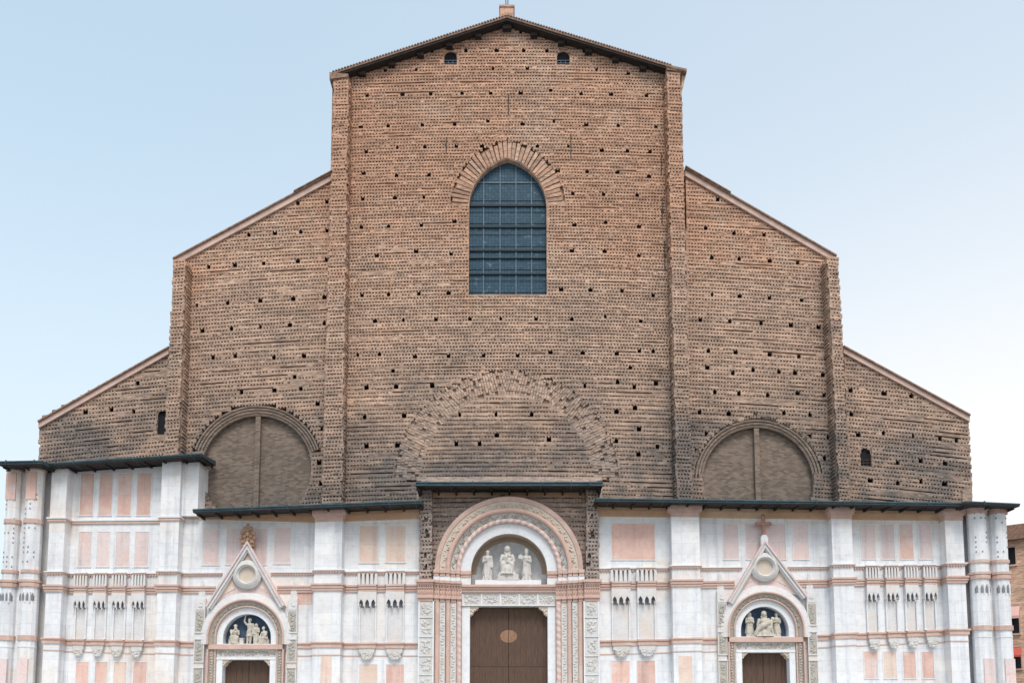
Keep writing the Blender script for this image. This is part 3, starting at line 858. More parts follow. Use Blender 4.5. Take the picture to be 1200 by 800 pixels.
def top_at(x, high=False):
    for k, (x0, y0, x1, y1, d) in enumerate(EAVES):
        a, b = P(x0, y0, d), P(x1, y1, d)
        if (k == 0) == high and a[0] - .8 <= x <= b[0] + .9:
            return a[1] + (b[1] - a[1]) * (x - a[0]) / (b[0] - a[0]) - .10
    return PZ(430, 597, 1.0)
# bays: (x0, x1), pilasters: (x0, x1)
TOPL, = (PZ(130, 541, DW),)
TOPM = PZ(430, 593, DW)
bays = [(XP(72.5), XP(184.5), TOPL), (XP(207), XP(367.5), TOPM), (XP(400), X(491), TOPM),
        (X(701), XP(788), TOPM), (XP(821), XP(977), TOPM), (XP(1001), XP(1111), TOPM - .0)]
pils = [(XP(54), XP(72.5), TOPL), (XP(184.5), XP(207), TOPL), (XP(367.5), XP(400), TOPM),
        (XP(788), XP(821), TOPM), (XP(977), XP(1001), TOPM), (XP(1111), XP(1132), TOPM)]
def side_geo(cx_px, spring_y, top_y, d=1.25):
    S = F_PX / (CAM_D - d); rO = 45.5 / S
    return PX(cx_px, spring_y, d), PZ(cx_px, spring_y, d), rO, (spring_y - top_y) / S - rO, S
OPENINGS = []
for g in ((288.2, 754.5, 700.8), (897.5, 746, 692)):
    c_, z_, r_, st_, S_0 = side_geo(*g); OPENINGS.append((c_, z_, r_ - .1, st_))
def sloped(mb, x0, x1, z0, lo, hi, d0, d1, high, mi=0):
    # box whose top (and bottom if z0 is None) follows the eave line
    ta, tb = top_at(x0, high), top_at(x1, high)
    za, zb_ = (z0, z0) if z0 is not None else (ta + lo, tb + lo)
    mb.prism([(x0, za), (x1, zb_), (x1, tb + hi), (x0, ta + hi)], d0, d1, mi)
for (a, b, zt) in bays:
    hi_ = zt == TOPL
    mb = MB()
    op = [o for o in OPENINGS if a < o[0] < b]
    if op:
        c, z0, r, st = op[0]
        mb.prism([(a - .05, BASE_Z)] + legs_arc(c, z0 + st, r, BASE_Z, 36) + [(b + .05, BASE_Z), (b + .05, top_at(b)), (a - .05, top_at(a))], -0.5, DW)
    else: sloped(mb, a - .05, b + .05, BASE_Z, 0, 0, -0.5, DW, hi_)
    part(mb, 'marble_wall', 'marble')
# the raised block that closes the high bay beside the round window
mb = MB(); sloped(mb, PX(207, 560, DW + .4) + .02, PX(233, 560, DW + .4), PZ(220, 606, DW), 0, 0, -0.3, DW + .4, True)
part(mb, 'marble_wall', 'marble')
for i, (a, b, zt) in enumerate(pils):
    hi_ = i < 2
    mb = MB(); sloped(mb, a, b, BASE_Z, 0, 0.0 if hi_ else -.72, -0.4, DP, hi_)
    mb.box(a - .12, b + .12, BASE_Z, BASE_Z + 1.0, -0.4, DP + .12)
    mb.box(a - .06, b + .06, BASE_Z + 1.003, BASE_Z + 1.2, -0.4, DP + .06)
    pl = part(mb, 'pilaster', 'marble')
    if not hi_:
        mb = MB()
        sloped(mb, a - .02, b + .02, None, -.717, -.42, -.4, DP + .03, False); sloped(mb, a - .10, b + .10, None, -.417, -.30, -.4, DP + .1, False); sloped(mb, a - .17, b + .17, None, -.297, 0, -.4, DP + .17, False)
        mb.build('capital', 'coping', pl)
# ochre frieze under the eaves
for (a, b, zt) in bays[1:]:
    mb = MB(); sloped(mb, a + .003, b - .003, None, -.58, -.25, -.2, DW + .08, False); sloped(mb, a + .003, b - .003, None, -.247, -.003, -.2, DW + .16, False)
    part(mb, 'frieze', 'ochre')

# niche bays (x0px, x1px, photo y of canopy top)
NICHES = [(90.5, 103), (113, 126), (135, 148.5), (158, 171), (422, 441), (454, 473.5), (717, 737), (747, 767), (1014.5, 1027.5), (1037, 1050), (1059.5, 1072.5), (1081.5, 1094.5)]
def niche_spans(a, b):
    return [(X(p) - .05, X(q) + .05) for p, q in NICHES if a < X((p + q) / 2) < b]

def plan_segments(side):
    """(x0, x1, depth) of the wall face along one half of the front"""
    seg = []
    for (a, b, _), isP in [(t, False) for t in bays] + [(t, True) for t in pils]:
        if ((a + b) / 2 < 0) != (side < 0): continue
        if isP: seg.append((a - .0, b + .0, DP))
        else:
            cur = a
            for n0, n1 in niche_spans(a, b):
                seg.append((cur, n0, DW)); seg.append((n0, n1, DN)); cur = n1
            seg.append((cur, b, DW))
    return sorted(seg)
# gable outlines that interrupt the courses
def clip_segs(seg, holes_):
    out = []
    for a, b, d in seg:
        parts_ = [(a, b)]
        for h0, h1 in holes_:
            nxt = []
            for p, q in parts_:
                if h1 <= p or h0 >= q: nxt.append((p, q))
                else:
                    if h0 > p: nxt.append((p, h0))
                    if h1 < q: nxt.append((h1, q))
            parts_ = nxt
        out += [(p, q, d) for p, q in parts_]
    return out
def courses(seg, key, layers, teeth=None):
    run = []
    for sg in sorted(seg) + [None]:
        if run and (sg is None or sg[0] - run[-1][1] > .05):
            mb = MB(); moulding(mb, run, key, layers, teeth); part(mb, 'string_course', ['pink', 'marble_trim']); run = []
        if sg is not None and sg[1] - sg[0] > .02: run.append(sg)
def moulding(mb, seg, key, layers, teeth=None):
    for a, b, d in seg:
        if b - a < .02: continue
        for (o0, o1, pr, mi) in layers:
            e = pr if d < DW + .3 and d != DN else pr
            za, zb_ = bz(key, a), bz(key, b)
            xa, xb = (a - pr * .9, b + pr * .9) if d == DP else (a, b)
            mb.prism([(xa, za + o0), (xb, zb_ + o0), (xb, zb_ + o1), (xa, za + o1)], -.2, d + pr + (0.002 if d == DP else 0), mi)
        if teeth:
            o0, o1, pr, mi, pt = teeth
            x = a
            while x < b - pt * .6:
                z = bz(key, x)
                mb.box(x, x + pt * .5, z + o0, z + o1, d - .1, d + pr, mi); x += pt
gL = [(PX(251, 690, 1.3), PX(324, 690, 1.3))]; gR = [(PX(862, 690, 1.3), PX(935, 690, 1.3))]
gL2 = [(PX(259, 672, 1.3), PX(316, 672, 1.3))]; gR2 = [(PX(871, 668, 1.3), PX(925, 668, 1.3))]
aL = [(PX(240, 755, 1.3), PX(336, 755, 1.3))]; aR = [(PX(852, 750, 1.3), PX(944, 750, 1.3))]
for side, g, g2, a4 in ((-1, gL, gL2, aL), (1, gR, gR2, aR)):
    S = plan_segments(side)
    if side < 0:
        S1 = [s for s in S if s[1] <= pils[1][1] + .01 and s[2] != DN]
        S1m = []
        for s in [(bays[0][0], bays[0][1], DW)] + [(p[0], p[1], DP) for p in pils[:2]]: S1m.append(s)
        courses(sorted(S1m), 'b1', [(-.12, .04, .09, 0), (.043, .13, .14, 1)])
    courses(clip_segs(S, g2), 'b2', [(-.03, .06, .10, 0), (.063, .13, .15, 1)], (-.11, -.033, .10, 0, .17))
    courses(clip_segs(S, g), 'b3', [(-.21, -.06, .09, 0), (-.057, .047, .14, 0), (.05, .10, .07, 1), (.103, .22, .18, 0)])
    courses(clip_segs(S, a4), 'b4', [(-.18, .07, .07, 0), (.073, .17, .14, 0)])
    courses([s if s[2] != DN else (s[0], s[1], DW) for s in clip_segs(S, a4)], 'b5', [(-.03, .03, .035, 0)])

# niches
for p, q in NICHES:
    a, b = X(p), X(q); cx_ = (a + b) / 2; hw_ = (b - a) / 2
    z4, z3, z2 = bz('b4', cx_) + .18, bz('b3', cx_) - .22, bz('b2', cx_) - .12
    ztop = bz('b3', cx_) + .22
    mb = MB()
    mb.box(a + .0, b - .0, z4, z3 - 1.0, DW - .02, DW + .012, 1)                # back slab, greyer colour standing in for the shade of a recess
    for x in (a, b):
        mb.tube([(x, -DW - .09, z4), (x, -DW - .09, z3 - .75)], 0.055, 8)    # colonnettes
        mb.box(x - .075, x + .075, z3 - .85, z3 - .75, DW, DW + .17); mb.box(x - .075, x + .075, z4, z4 + .1, DW, DW + .17)
    nb = part(mb, 'niche', ['marble_trim', 'hood_marble'])
    # canopy: front plate with three pointed openings
    mb = MB()
    zc1, zc0 = z3 - .003, z3 - 1.02
    mb.box(a - .06, b + .06, zc1 - .46, zc1, DW, DN + .12)
    pw = (2 * hw_ + .12) / 3
    zt_ = zc1 - .463
    for k in range(3):
        l = a - .06 + k * pw; r_ = l + pw; m_ = (l + r_) / 2; ow = pw * .33
        for pts in ([(l, zc0 + .1), (m_ - ow, zc0 + .1), (m_ - ow, zt_ - .24), (m_ - ow * .6, zt_ - .12), (m_, zt_ - .02), (m_, zt_), (l, zt_)],
                    [(r_, zc0 + .1), (m_ + ow, zc0 + .1), (m_ + ow, zt_ - .24), (m_ + ow * .6, zt_ - .12), (m_, zt_ - .02), (m_, zt_), (r_, zt_)]):
            mb.prism(pts, DN + .02, DN + .12)
        mb.box(l + .02, l + .07, zc0 - .02, zc0 + .097, DN + .0, DN + .10); 
    for sx_ in (a - .06, b + .0): mb.box(sx_, sx_ + .06, zc0 + .1, zt_, DW, DN + .017)
    mb.box(a + .003, b - .003, zc0 + .05, zt_, DW + .013, DW + .03, 1)  # backing coloured dark for the shade behind the pointed openings
    mb.build('canopy', ['hood_marble', 'opening_shade'], nb)
    # gallery of little bars above
    mb = MB()
    nbar = 5
    for k in range(nbar):
        x = a - .02 + (2 * hw_ + .04) * k / (nbar - 1); sp = 2 * hw_ / (nbar - 1)
        mb.prism([(x - sp * .40, ztop + .003), (x + sp * .40, ztop + .003), (x + sp * .27, z2 + .05), (x - sp * .27, z2 + .05)], DN - .0, DN + .14)
    mb.box(a - .08, b + .08, ztop + .003, z2 + .06, DW, DW + .05, 1)
    mb.build('gallery', ['hood_marble', 'hood_marble'], nb)
    # carved console under the niche
    mb = MB(); zb = bz('b4', cx_) - .18
    hw2 = hw_ * .95
    pts = [(cx_ - hw2, zb - .003), (cx_ - hw2, zb - .25)] + [(cx_ + hw2 * .8 * math.cos(R(180 + 180 * i / 8)), zb - .30 + .42 * math.sin(R(180 + 180 * i / 8))) for i in range(9)] + [(cx_ + hw2, zb - .25), (cx_ + hw2, zb - .003)]
    mb.prism(pts, DW, DN + .02)
    blobs_rect(mb, cx_ - hw2, cx_ + hw2, zb - .62, zb - .18, DN + .02, 22, 0.075)
    mb.ball((cx_, -DN - .05, zb - .66), (.10, .1, .10), 8, 5)
    mb.build('console', 'pale_relief', nb)

# inlaid coloured panels: (x0, x1, y0, y1, material)
PANELS = []
for (a, b), m_ in zip([(93, 108.5), (115.5, 130.5), (137.5, 153), (160, 176)], 'aaaa'): PANELS.append((a, b, 554.5, 603.5, m_))
for (a, b), m_ in zip([(91, 106), (113, 127.5), (135, 151), (157.5, 173.5)], 'bbbb'): PANELS.append((a, b, 623, 663.5, m_))
for (a, b), m_ in zip([(87.5, 102), (110, 124.5), (132, 147), (155, 170.5)], 'aaca'): PANELS.append((a, b, 775, 822, m_))
PANELS += [(237.5, 256.5, 620, 661.5, 'b'), (265, 312.5, 619, 661, 'b'), (321, 340, 618, 660, 'b')]
PANELS += [(421, 443.5, 616, 659, 'c'), (452, 475, 616, 658.5, 'c'), (420.5, 441.5, 778, 826, 'c'), (452, 473, 778, 826, 'a')]
PANELS += [(717, 767.5, 613, 655.5, 'a'), (717, 738, 774, 822, 'a'), (747, 768, 773.5, 822, 'a')]
PANELS += [(847.5, 865.5, 613.5, 655, 'b'), (874.5, 921, 613.5, 655, 'b'), (930, 948, 613.5, 655, 'b')]
for (a, b), m_ in zip([(1010.5, 1026), (1033, 1048.5), (1055, 1070.5), (1077.5, 1092.5)], 'bbab'): PANELS.append((a, b, 614, 654.5, m_))
for (a, b), m_ in zip([(1013.5, 1029), (1036, 1051), (1059, 1073.5), (1081, 1095)], 'acaa'): PANELS.append((a, b, 763, 794, m_))
for (x0, x1, y0, y1, m_) in PANELS:
    a, zb = P(x0, y1, DW); b, zt = P(x1, y0, DW)
    b = PX(x1, y1, DW)
    mb = MB(); mb.box(a, b, zb, zt, DW - .1, DW + .012, 0)
    t = .045
    # thin raised frame, butted end to end
    mb.box(a - t, b + t, zt + .001, zt + t, DW - .1, DW + .03, 1); mb.box(a - t, b + t, zb - t, zb - .001, DW - .1, DW + .055, 1)
    mb.box(a - t, a - .001, zb, zt, DW - .1, DW + .03, 1); mb.box(b + .001, b + t, zb, zt, DW - .1, DW + .03, 1)
    part(mb, 'inlay_panel', ['panel_' + m_, 'marble_trim'])
# faded pink patches set into pilasters and walls beside the portals
for (x0, x1, y0, y1, d, m_) in ((375, 389, 768, 822, DP, 'c'), (796, 811, 768, 822, DP, 'c'), (349, 366, 693, 708, DW, 'a')):
    a, zb = P(x0, y1, d); b, zt = P(x1, y0, d)
    mb = MB(); mb.box(a, b, zb, zt, d - .1, d + .006); part(mb, 'inlay_panel', 'panel_' + m_)

# --- plinth of the whole front
for x0, x1 in ((XP(54), PX(490, 860, DW)), (PX(703, 860, DW), XP(1132))):
    mb = MB(); mb.box(x0, x1, BASE_Z, BASE_Z + .9, 0, DW + .3); mb.box(x0, x1, BASE_Z + .903, BASE_Z + 1.15, 0, DW + .16)
    part(mb, 'plinth', 'marble_trim')

# --- corner buttress clusters of polygonal shafts
def shaft(cx_, dpt, r, z0, z1, sides, mb, mi=0, tone=1.0):
    ang = [2 * math.pi * (k + .5) / sides for k in range(sides)]
    A = [(cx_ + r * math.cos(t), -dpt + r * math.sin(t)) for t in ang]
    mb.face([(x, y, z1) for x, y in A], mi, tone); mb.face([(x, y, z0) for x, y in A][::-1], mi, tone)
    for i in range(sides):
        (xa, ya), (xb, yb) = A[i], A[(i + 1) % sides]
        mb.face([(xa, ya, z0), (xb, yb, z0), (xb, yb, z1), (xa, ya, z1)], mi, tone)
def corner(pxs, ytop, ys, gap, left):
    """pxs: (x0, x1) of each shaft at photo height 690"""
    dC = 1.75
    zt = PZ(pxs[0][0], ytop, dC)
    g0, g1 = PX(gap[0], 690, 0.6), PX(gap[1], 690, 0.6)
    mb = MB()
    xa = PX(min(p[0] for p in pxs), 690, dC) + .35; xb = PX(max(p[1] for p in pxs), 690, dC) - .35
    mb.box(xa, xb, BASE_Z, zt, -2.2, 1.62)
    mb.box(min(g0, xa) - .2 if False else g0 - .25, g1 + .25, BASE_Z, zt - .02, -0.6, 1.02, 1)
    cb = part(mb, 'corner_buttress', ['marble', 'hood_marble'])
    for (p, q) in pxs:
        a, b = PX(p, 690, dC), PX(q, 690, dC); c = (a + b) / 2; r = (b - a) / 2
        mb = MB(); shaft(c, dC, r, BASE_Z, zt, 12, mb)
        for k in range(int((zt - PZ(0, ys[1], dC)) / .30)):       # dark boxes painted in as the shade of sockets for missing facing stones
            z = PZ(0, ys[1], dC) + .2 + k * .30
            for t in (-.62, .02, .66):
                if rng.random() < .36:
                    x = c + r * math.sin(t) ; d = dC + r * math.cos(t)
                    mb.box(x - .035, x + .035, z, z + .10, d - .1, d + .006, 1)
        sh = mb.build('shaft', ['marble', 'opening_shade'], cb)
        for (y, h, e, mi) in (((ys[0], .18, .07, 0),) if ys[0] != ys[1] else ()) + ((ys[1], .13, .07, 0), (ys[2], .16, .10, 0), (ys[2] - 4, .10, .13, 0), (ys[3], .19, .08, 0), (ys[3] + 11, .05, .03, 1)):
            z = PZ(0, y, dC); mb = MB(); shaft(c, dC, r + e, z - h, z + h * .5, 12, mb, mi); mb.build('collar', ['pink', 'marble_trim', 'coping'], sh)
        mb = MB(); shaft(c, dC, r + .10, zt - .55, zt - .3, 12, mb, 2); shaft(c, dC, r + .18, zt - .297, zt, 12, mb, 2)
        mb.build('shaft_capital', ['pink', 'marble_trim', 'coping'], sh)
        # pointed blind arches
        mb = MB()
        z = PZ(0, ys[2] + 12, dC)
        for t in (-.75, -.25, .25, .75):
            x = c + r * math.sin(t); d = dC + r * math.cos(t)
            mb.prism([(x - .07, z - .38), (x + .07, z - .38), (x + .07, z - .1), (x, z + .1), (x - .07, z - .1)], d - .2, d + .03, 1)
            if abs(t) < .5: mb.box(x + .095, x + .165, z - .5, z + .15, d - .25, d + .045, 0)
        mb.build('blind_arcade', ['marble_trim', 'opening_shade'], sh)
        for t, m_ in ((.1, 'panel_b'),):
            x = c + r * math.sin(t); d = dC + r * math.cos(t)
            mb = MB(); mb.box(x - .3, x + .3, PZ(0, 822, dC), PZ(0, 772, dC), d - .3, d + .012); mb.build('inlay_panel', m_, sh)
            if left: 
                mb = MB(); mb.box(x - .35, x + .25, zt - 2.4, zt - .7, d - .3, d + .015); mb.build('inlay_panel', 'panel_a', sh)
    mb = MB()
    for (p, q) in pxs:
        a, b = PX(p, 690, dC), PX(q, 690, dC); c = (a + b) / 2; r = (b - a) / 2
        shaft(c, dC, r + .22, BASE_Z, BASE_Z + 2.4, 16, mb); shaft(c, dC, r + .12, BASE_Z + 2.403, BASE_Z + 2.7, 16, mb)
    mb.build('buttress_base', 'marble_trim', cb)
corner([(2.5, 19), (25.5, 45.5)], 543, (611, 669.5, 685, 746.5), (45, 54), True)
corner([(1137.5, 1158.5), (1163.5, 1182.5)], 593, (658, 658, 676, 735), (1132, 1138), False)

# --- lead covered eaves
def eave(x0, y0, x1, y1, d=2.5, lip=0.15, rise=0.35, dback=0.0, ends=(0, 0), brk=1.1, zsof=0.0):
    a, b = P(x0, y0, d), P(x1, y1, d)
    mb = MB()
    def sec(x, z): return [(x, -d, z), (x, -d, z - lip), (x, -d + .10, z - lip - .02), (x, -dback, z - lip + .16 + zsof), (x, -dback, z + rise)]
    A, Bq = sec(*a), sec(*b)
    n = len(A)
    for i in range(n):
        j = (i + 1) % n
        mb.face([A[i], Bq[i], Bq[j], A[j]], 0 if i in (0, 4) else 1)
    mb.face(A[::-1], 0); mb.face(Bq, 0)
    # rolled edge
    mb.tube([(a[0], -d - .01, a[1] - .01), (b[0], -d - .01, b[1] - .01)], 0.06, 8, 0)
    L = b[0] - a[0]
    x = a[0] + rng.uniform(.3, 1.2)
    while x < b[0] - .2:      # standing seams and patched joints of the lead
        u = (x - a[0]) / L; z = a[1] + (b[1] - a[1]) * u
        mb.prism([(x, z - lip - .01), (x + .05, z - lip - .01), (x + .05, z + .09), (x, z + .09)], d - 1.2, d + .055 + rng.uniform(0, .02), 0)
        x += rng.uniform(1.1, 2.4)
    e = part(mb, 'eave', ['lead', 'soffit']); n = max(2, int(L / brk))
    for k in range(n + 1):
        mb = MB()
        x = a[0] + .12 + (L - .24) * k / n; z = a[1] + (b[1] - a[1]) * k / n - lip
        mb.prism([(x - .05, z - .09), (x + .05, z - .09), (x + .05, z + .06), (x - .05, z + .06)], max(dback, .2), d - .45)
        mb.build('rafter_end', 'soffit', e)
    return e
eave(50, 543.5, 236, 531.5, 2.6, lip=.12)
eave(-3, 541, 50, 540, 3.3, 0.16, .4)
eave(226, 597, 494, 586.5, 2.75)
eave(487.5, 565, 706.5, 565, 2.55, 0.2, .3)
for x_ in (488.5, 699):
    q = [P(x_, 566, 1.6), P(x_ + 6, 566, 1.6), P(x_ + 6, 572, 1.6), P(x_ + 4 if x_ < 600 else x_ + 2, 580, 1.6), P(x_ + 2 if x_ < 600 else x_ + 4, 580, 1.6), P(x_, 572, 1.6)]
    mb = MB(); mb.prism(q, 0.3, 2.2); part(mb, 'eave_bracket', 'soffit')
eave(698, 584, 1135, 589.5, 2.75)
eave(1131, 587.5, 1195, 590.5, 3.2, 0.12, .45)

# ================================================================== MAIN PORTAL
pc = PX(596.5, 667, 1.3)
portal = empty('portal', (pc, 0, BASE_Z), parent=None)
adopt(portal, church); portal.location = (pc, 0, BASE_Z); WORLD_LOC[portal.name] = (pc, 0, BASE_Z)
def pp(mb, name, mats): return mb.build(name, mats, portal)
zs = PZ(596, 667, 1.5)
S_ = 18.35 * 1.027   # px per metre near the portal plane
# recess wall of raw brick, with plaster strip
rec = [P(491, 700), P(491, 566), P(703, 566), P(703, 700)]
mb = MB()
rr_in = 84 / S_
brick_wall(mb, lambda x, z: inpoly(rec, x, z) & ~(((x - pc) ** 2 + (z - zs) ** 2 < rr_in ** 2) | ((np.abs(x - pc) < rr_in) & (z < zs))), (rec[0][0], rec[2][0]), (rec[0][1], rec[1][1]), 0.35, lambda v: 0.30, (), dents=.75)
mb.prism([P(489, 700), P(489, 560), P(705, 560), P(705, 700)] + [(x, z) for x, z in legs_arc(pc, zs, rr_in, PZ(489, 700), 40)][::-1], -0.55, 0.33)
voussoirs(mb, arc(pc, zs, 87 / S_, 172, 8, 50), arc(pc, zs, 87 / S_ + .5, 172, 8, 50), 0.35, 0.17, 90, 0.35)
pp(mb, 'recess_wall', 'recess_brick')
mb = MB(); mb.box(PX(507, 580, .5), PX(685, 580, .5), PZ(596, 582.5, .5), PZ(596, 569, .5), .2, .56); pp(mb, 'plaster_strip', 'ochre')
for x0, x1, sd_ in ((491.5, 506.5, 11), (686, 701.5, 12)):
    rng.seed(sd_)
    poly = [P(x0, 690, 1.1), P(x0 + (1 if x0 < 600 else 1.5), 568, 1.1), P(x1 - .5, 568, 1.1), P(x1, 690, 1.1)]
    mb = MB(); mb.prism(poly, -.2, 1.08)
    hh = [(rng.uniform(poly[0][0] + .25, poly[3][0] - .25), PZ(0, y, 1.1), .1, 1) for y in (608, 625, 628, 650, 663)]
    brick_wall(mb, lambda x, z: inpoly(poly, x, z), (poly[0][0] - .1, poly[3][0] + .1), (poly[0][1], poly[1][1]), 1.1, lambda v: .25, hh, jag=.05, rough=.015, step=.03)
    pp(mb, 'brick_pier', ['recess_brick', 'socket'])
# archivolt rings, outermost first
def ring(r0, r1, d0, d1, mi, mats, name, nb=0, bs=.1, bm=1):
    mb = MB(); mb.strip(arc(pc, zs, r0 / S_, 180, 0, 64), arc(pc, zs, r1 / S_, 180, 0, 64), d0, d1, -.2, mi)
    if nb: blobs_arc(mb, pc, zs, r0 / S_, r1 / S_, (d0 + d1) / 2 + .01, nb, bs, bm)
    return pp(mb, name, mats)
ring(81.5, 86.5, 1.55, 1.62, 0, ['coping'], 'outer_moulding')
ring(74, 81.3, 1.40, 1.50, 0, ['cream', 'cream'], 'carved_archivolt', 90, .105)
mb = MB(); mb.tube([(x, -1.40, z) for x, z in arc(pc, zs, 71.5 / S_, 180, 0, 64)], 0.15, 10); mb.strip(arc(pc, zs, 69 / S_), arc(pc, zs, 73.9 / S_), 1.3, 1.3, -.2); pp(mb, 'roll_moulding', 'pink')
ring(62.5, 68.8, 1.12, 1.24, 0, ['pale_relief', 'grey_relief'], 'carved_archivolt', 80, .105)
mb = MB(); mb.tube([(x, -1.12, z) for x, z in arc(pc, zs, 59.7 / S_, 180, 0, 160)], 0.145, 12, 0, (.42, 1)); pp(mb, 'rope_moulding', ['pink', 'panel_b'])
ring(45, 57.3, .92, .98, 0, ['marble_trim'], 'inner_archivolt')
# lunette
zl0 = PZ(596, 685.5, .5)
mb = MB(); rl = 45.2 / S_
lun = [(pc - rl, zl0)] + arc(pc, zs, rl, 180, 0, 40) + [(pc + rl, zl0)]
mb.prism(lun, -.5, -.25); lp = pp(mb, 'lunette', 'lunette_grey')
mb = MB()
mb.strip([(pc - rl + .02, zl0)] + arc(pc, zs, rl - .02) + [(pc + rl - .02, zl0)], [(pc - rl - .1, zl0)] + arc(pc, zs, rl + .1) + [(pc + rl + .1, zl0)], .9, .9, -.45)
mb.strip(arc(pc, zs, rl - .30), arc(pc, zs, rl + .02), -.235, -.235, -.3)
mb.build('painted_reveal', 'stained_plaster', lp)
mb = MB(); mb.box(PX(557, 686, .7), PX(634, 686, .7), zl0 - .1, PZ(596, 679.5, .7), -.3, .86); mb.build('statue_ledge', 'marble_trim', lp)
# impost capitals and blocks beneath the arch
for s in (-1, 1):
    mb = MB()
    for (r0, r1, d) in ((45, 57.5, .98), (57.6, 62.3, 1.28), (62.5, 69, 1.24), (69.1, 74, 1.5), (74.1, 81.4, 1.5), (81.5, 88, 1.62)):
        a, b = sorted((pc + s * r0 / S_, pc + s * r1 / S_))
        z = zs
        mb.box(a, b, z - .22, z - .003, -.2, d + .1, 0); mb.box(a + .02, b - .02, z - .40, z - .223, -.2, d + .04, 0)
        mb.box(a, b, PZ(596, 682, 1.2) - .1, z - .403, -.2, d, 1)
    pp(mb, 'impost', ['pink', 'marble_trim'])
# entablature over the jambs
zc1, zc0 = PZ(596, 679, 1.8), PZ(596, 703.5, 1.8)
strips = [(490, 508.5, 1.75, 'relief'), (508.6, 515, 1.55, 'pink'), (515.1, 521.5, 1.40, 'carved'), (521.6, 527.7, 1.30, 'pink'), (527.8, 534.5, 1.15, 'carved'), (534.6, 541, 1.10, 'rope'), (541.2, 550.5, .92, 'white')]
axis = 596.2
for s in (-1, 1):
    mb = MB()
    for (p, q, d, k) in strips[:6]:
        p_, q_ = (p, q) if s < 0 else (2 * axis - q, 2 * axis - p)
        a, b = PX(p_, 690, 1.4), PX(q_, 690, 1.4)
        h = zc1 - zc0
        mb.box(a - (.1 if k == 'relief' else 0), b + (.1 if k == 'relief' else 0), zc1 - .16, zc1, -.2, d + .32); mb.box(a, b, zc1 - .30, zc1 - .163, -.2, d + .22)
        mb.prism([(a, zc0 + .30), (b, zc0 + .30), (b + .0, zc1 - .303), (a, zc1 - .303)], -.2, d + .10)
        mb.box(a, b, zc0 + .18, zc0 + .297, -.2, d + .16); mb.box(a + .02, b - .02, zc0, zc0 + .177, -.2, d + .06)
        n = max(2, int((b - a) / .13))
        for i in range(n):
            x = a + (b - a) * (i + .5) / n
            mb.ball((x, -d - .10, zc0 + .55), (.06, .07, .16), 7, 5); mb.box(x - .035, x + .035, zc1 - .40, zc1 - .305, d + .0, d + .19)
            mb.ball((x, -d - .17, zc0 + .8), (.055, .06, .06), 6, 4)
    pp(mb, 'entablature', 'pink')
# vertical members below
zj1 = zc0 - .003
for s in (-1, 1):
    for (p, q, d, k) in strips:
        p_, q_ = (p, q) if s < 0 else (2 * axis - q, 2 * axis - p)
        a, b = PX(p_, 740, d), PX(q_, 740, d)
        mb = MB()
        if k == 'relief':
            mb.box(a, b, BASE_Z, zj1, -.2, d)
            z1 = zj1; y = 703.5
            for y1 in (723, 745.5, 768, 790, 812, 834):
                zt_, zb_ = PZ(0, y, d) - .03, PZ(0, y1, d)
                mb.box(a + .06, b - .06, zb_ + .04, zt_ - .06, d - .1, d + .02, 0); mb.box(a - .01, b + .01, zb_ - .02, zb_ + .03, d - .1, d + .07, 1)
                for e in (a + .003, b - .083): mb.box(e, e + .08, zb_ + .034, zt_ - .0, d - .1, d + .06, 1)
                blobs_rect(mb, a + .12, b - .12, zb_ + .12, zt_ - .08, d + .02, 26, .10, 0)
                y = y1
            pp(mb, 'relief_pilaster', ['pale_relief', 'marble_trim'])
        elif k == 'pink':
            c = (a + b) / 2; r = (b - a) / 2
            mb.box(a, b, BASE_Z, zj1, -.2, d - r); mb.tube([(c, -(d - r * .6), BASE_Z), (c, -(d - r * .6), zj1)], r * .92, 12); pp(mb, 'roll_jamb', 'pink')
        elif k == 'carved':
            mb.box(a, b, BASE_Z, zj1, -.2, d)
            z = BASE_Z + .2
            while z < zj1 - .1:
                mb.ball(((a + b) / 2 + .05 * math.sin(z * 9) + rng.uniform(-.04, .04), -d, z + rng.uniform(-.03, .03)), (rng.uniform(.06, .12), .055, rng.uniform(.05, .09)), 7, 4, 1, Matrix.Rotation(rng.uniform(-.8, .8), 3, 'Y')); z += .17
            pp(mb, 'carved_jamb', ['pale_relief', 'pale_relief'])
        elif k == 'rope':
            c = (a + b) / 2; r = (b - a) / 2 * .95
            n = 140
            mb.tube([(c, -d, BASE_Z + (zj1 - BASE_Z) * i / n) for i in range(n + 1)], r, 12, 0, (.42, 1)); pp(mb, 'rope_column', ['pink', 'panel_b'])
        else:
            mb.box(a, b, BASE_Z, PZ(596, 710, d), -.3, d); pp(mb, 'jamb', 'marble_trim')
# lintel
xa, xb = PX(541.2, 690, 1.1), PX(651.2, 690, 1.1)
mb = MB()
z1, z0 = PZ(596, 684.5, 1.2), PZ(596, 693, 1.2)
mb.box(xa, xb, z1 - .14, z1, -.3, 1.28); mb.box(xa, xb, z0 + .17, z1 - .143, -.3, 1.18); mb.box(xa, xb, z0, z0 + .167, -.3, 1.1)
pp(mb, 'cornice', 'pink')
mb = MB(); z2 = PZ(596, 709.5, .95)
mb.box(xa, xb, z2, z0 - .003, -.3, .95)
for i in range(5):
    l = xa + (xb - xa) * i / 5; r_ = l + (xb - xa) / 5
    mb.box(l + .02, l + .10, z2 + .06, z0 - .08, .9, 1.0, 1); blobs_rect(mb, l + .13, r_ - .03, z2 + .08, z0 - .08, .95, 34, .085)
mb.box(xa, xb, z2 + .003 - .0, z2 + .055, .9, 1.02, 1)
pp(mb, 'frieze_relief', ['pale_relief', 'marble_trim'])
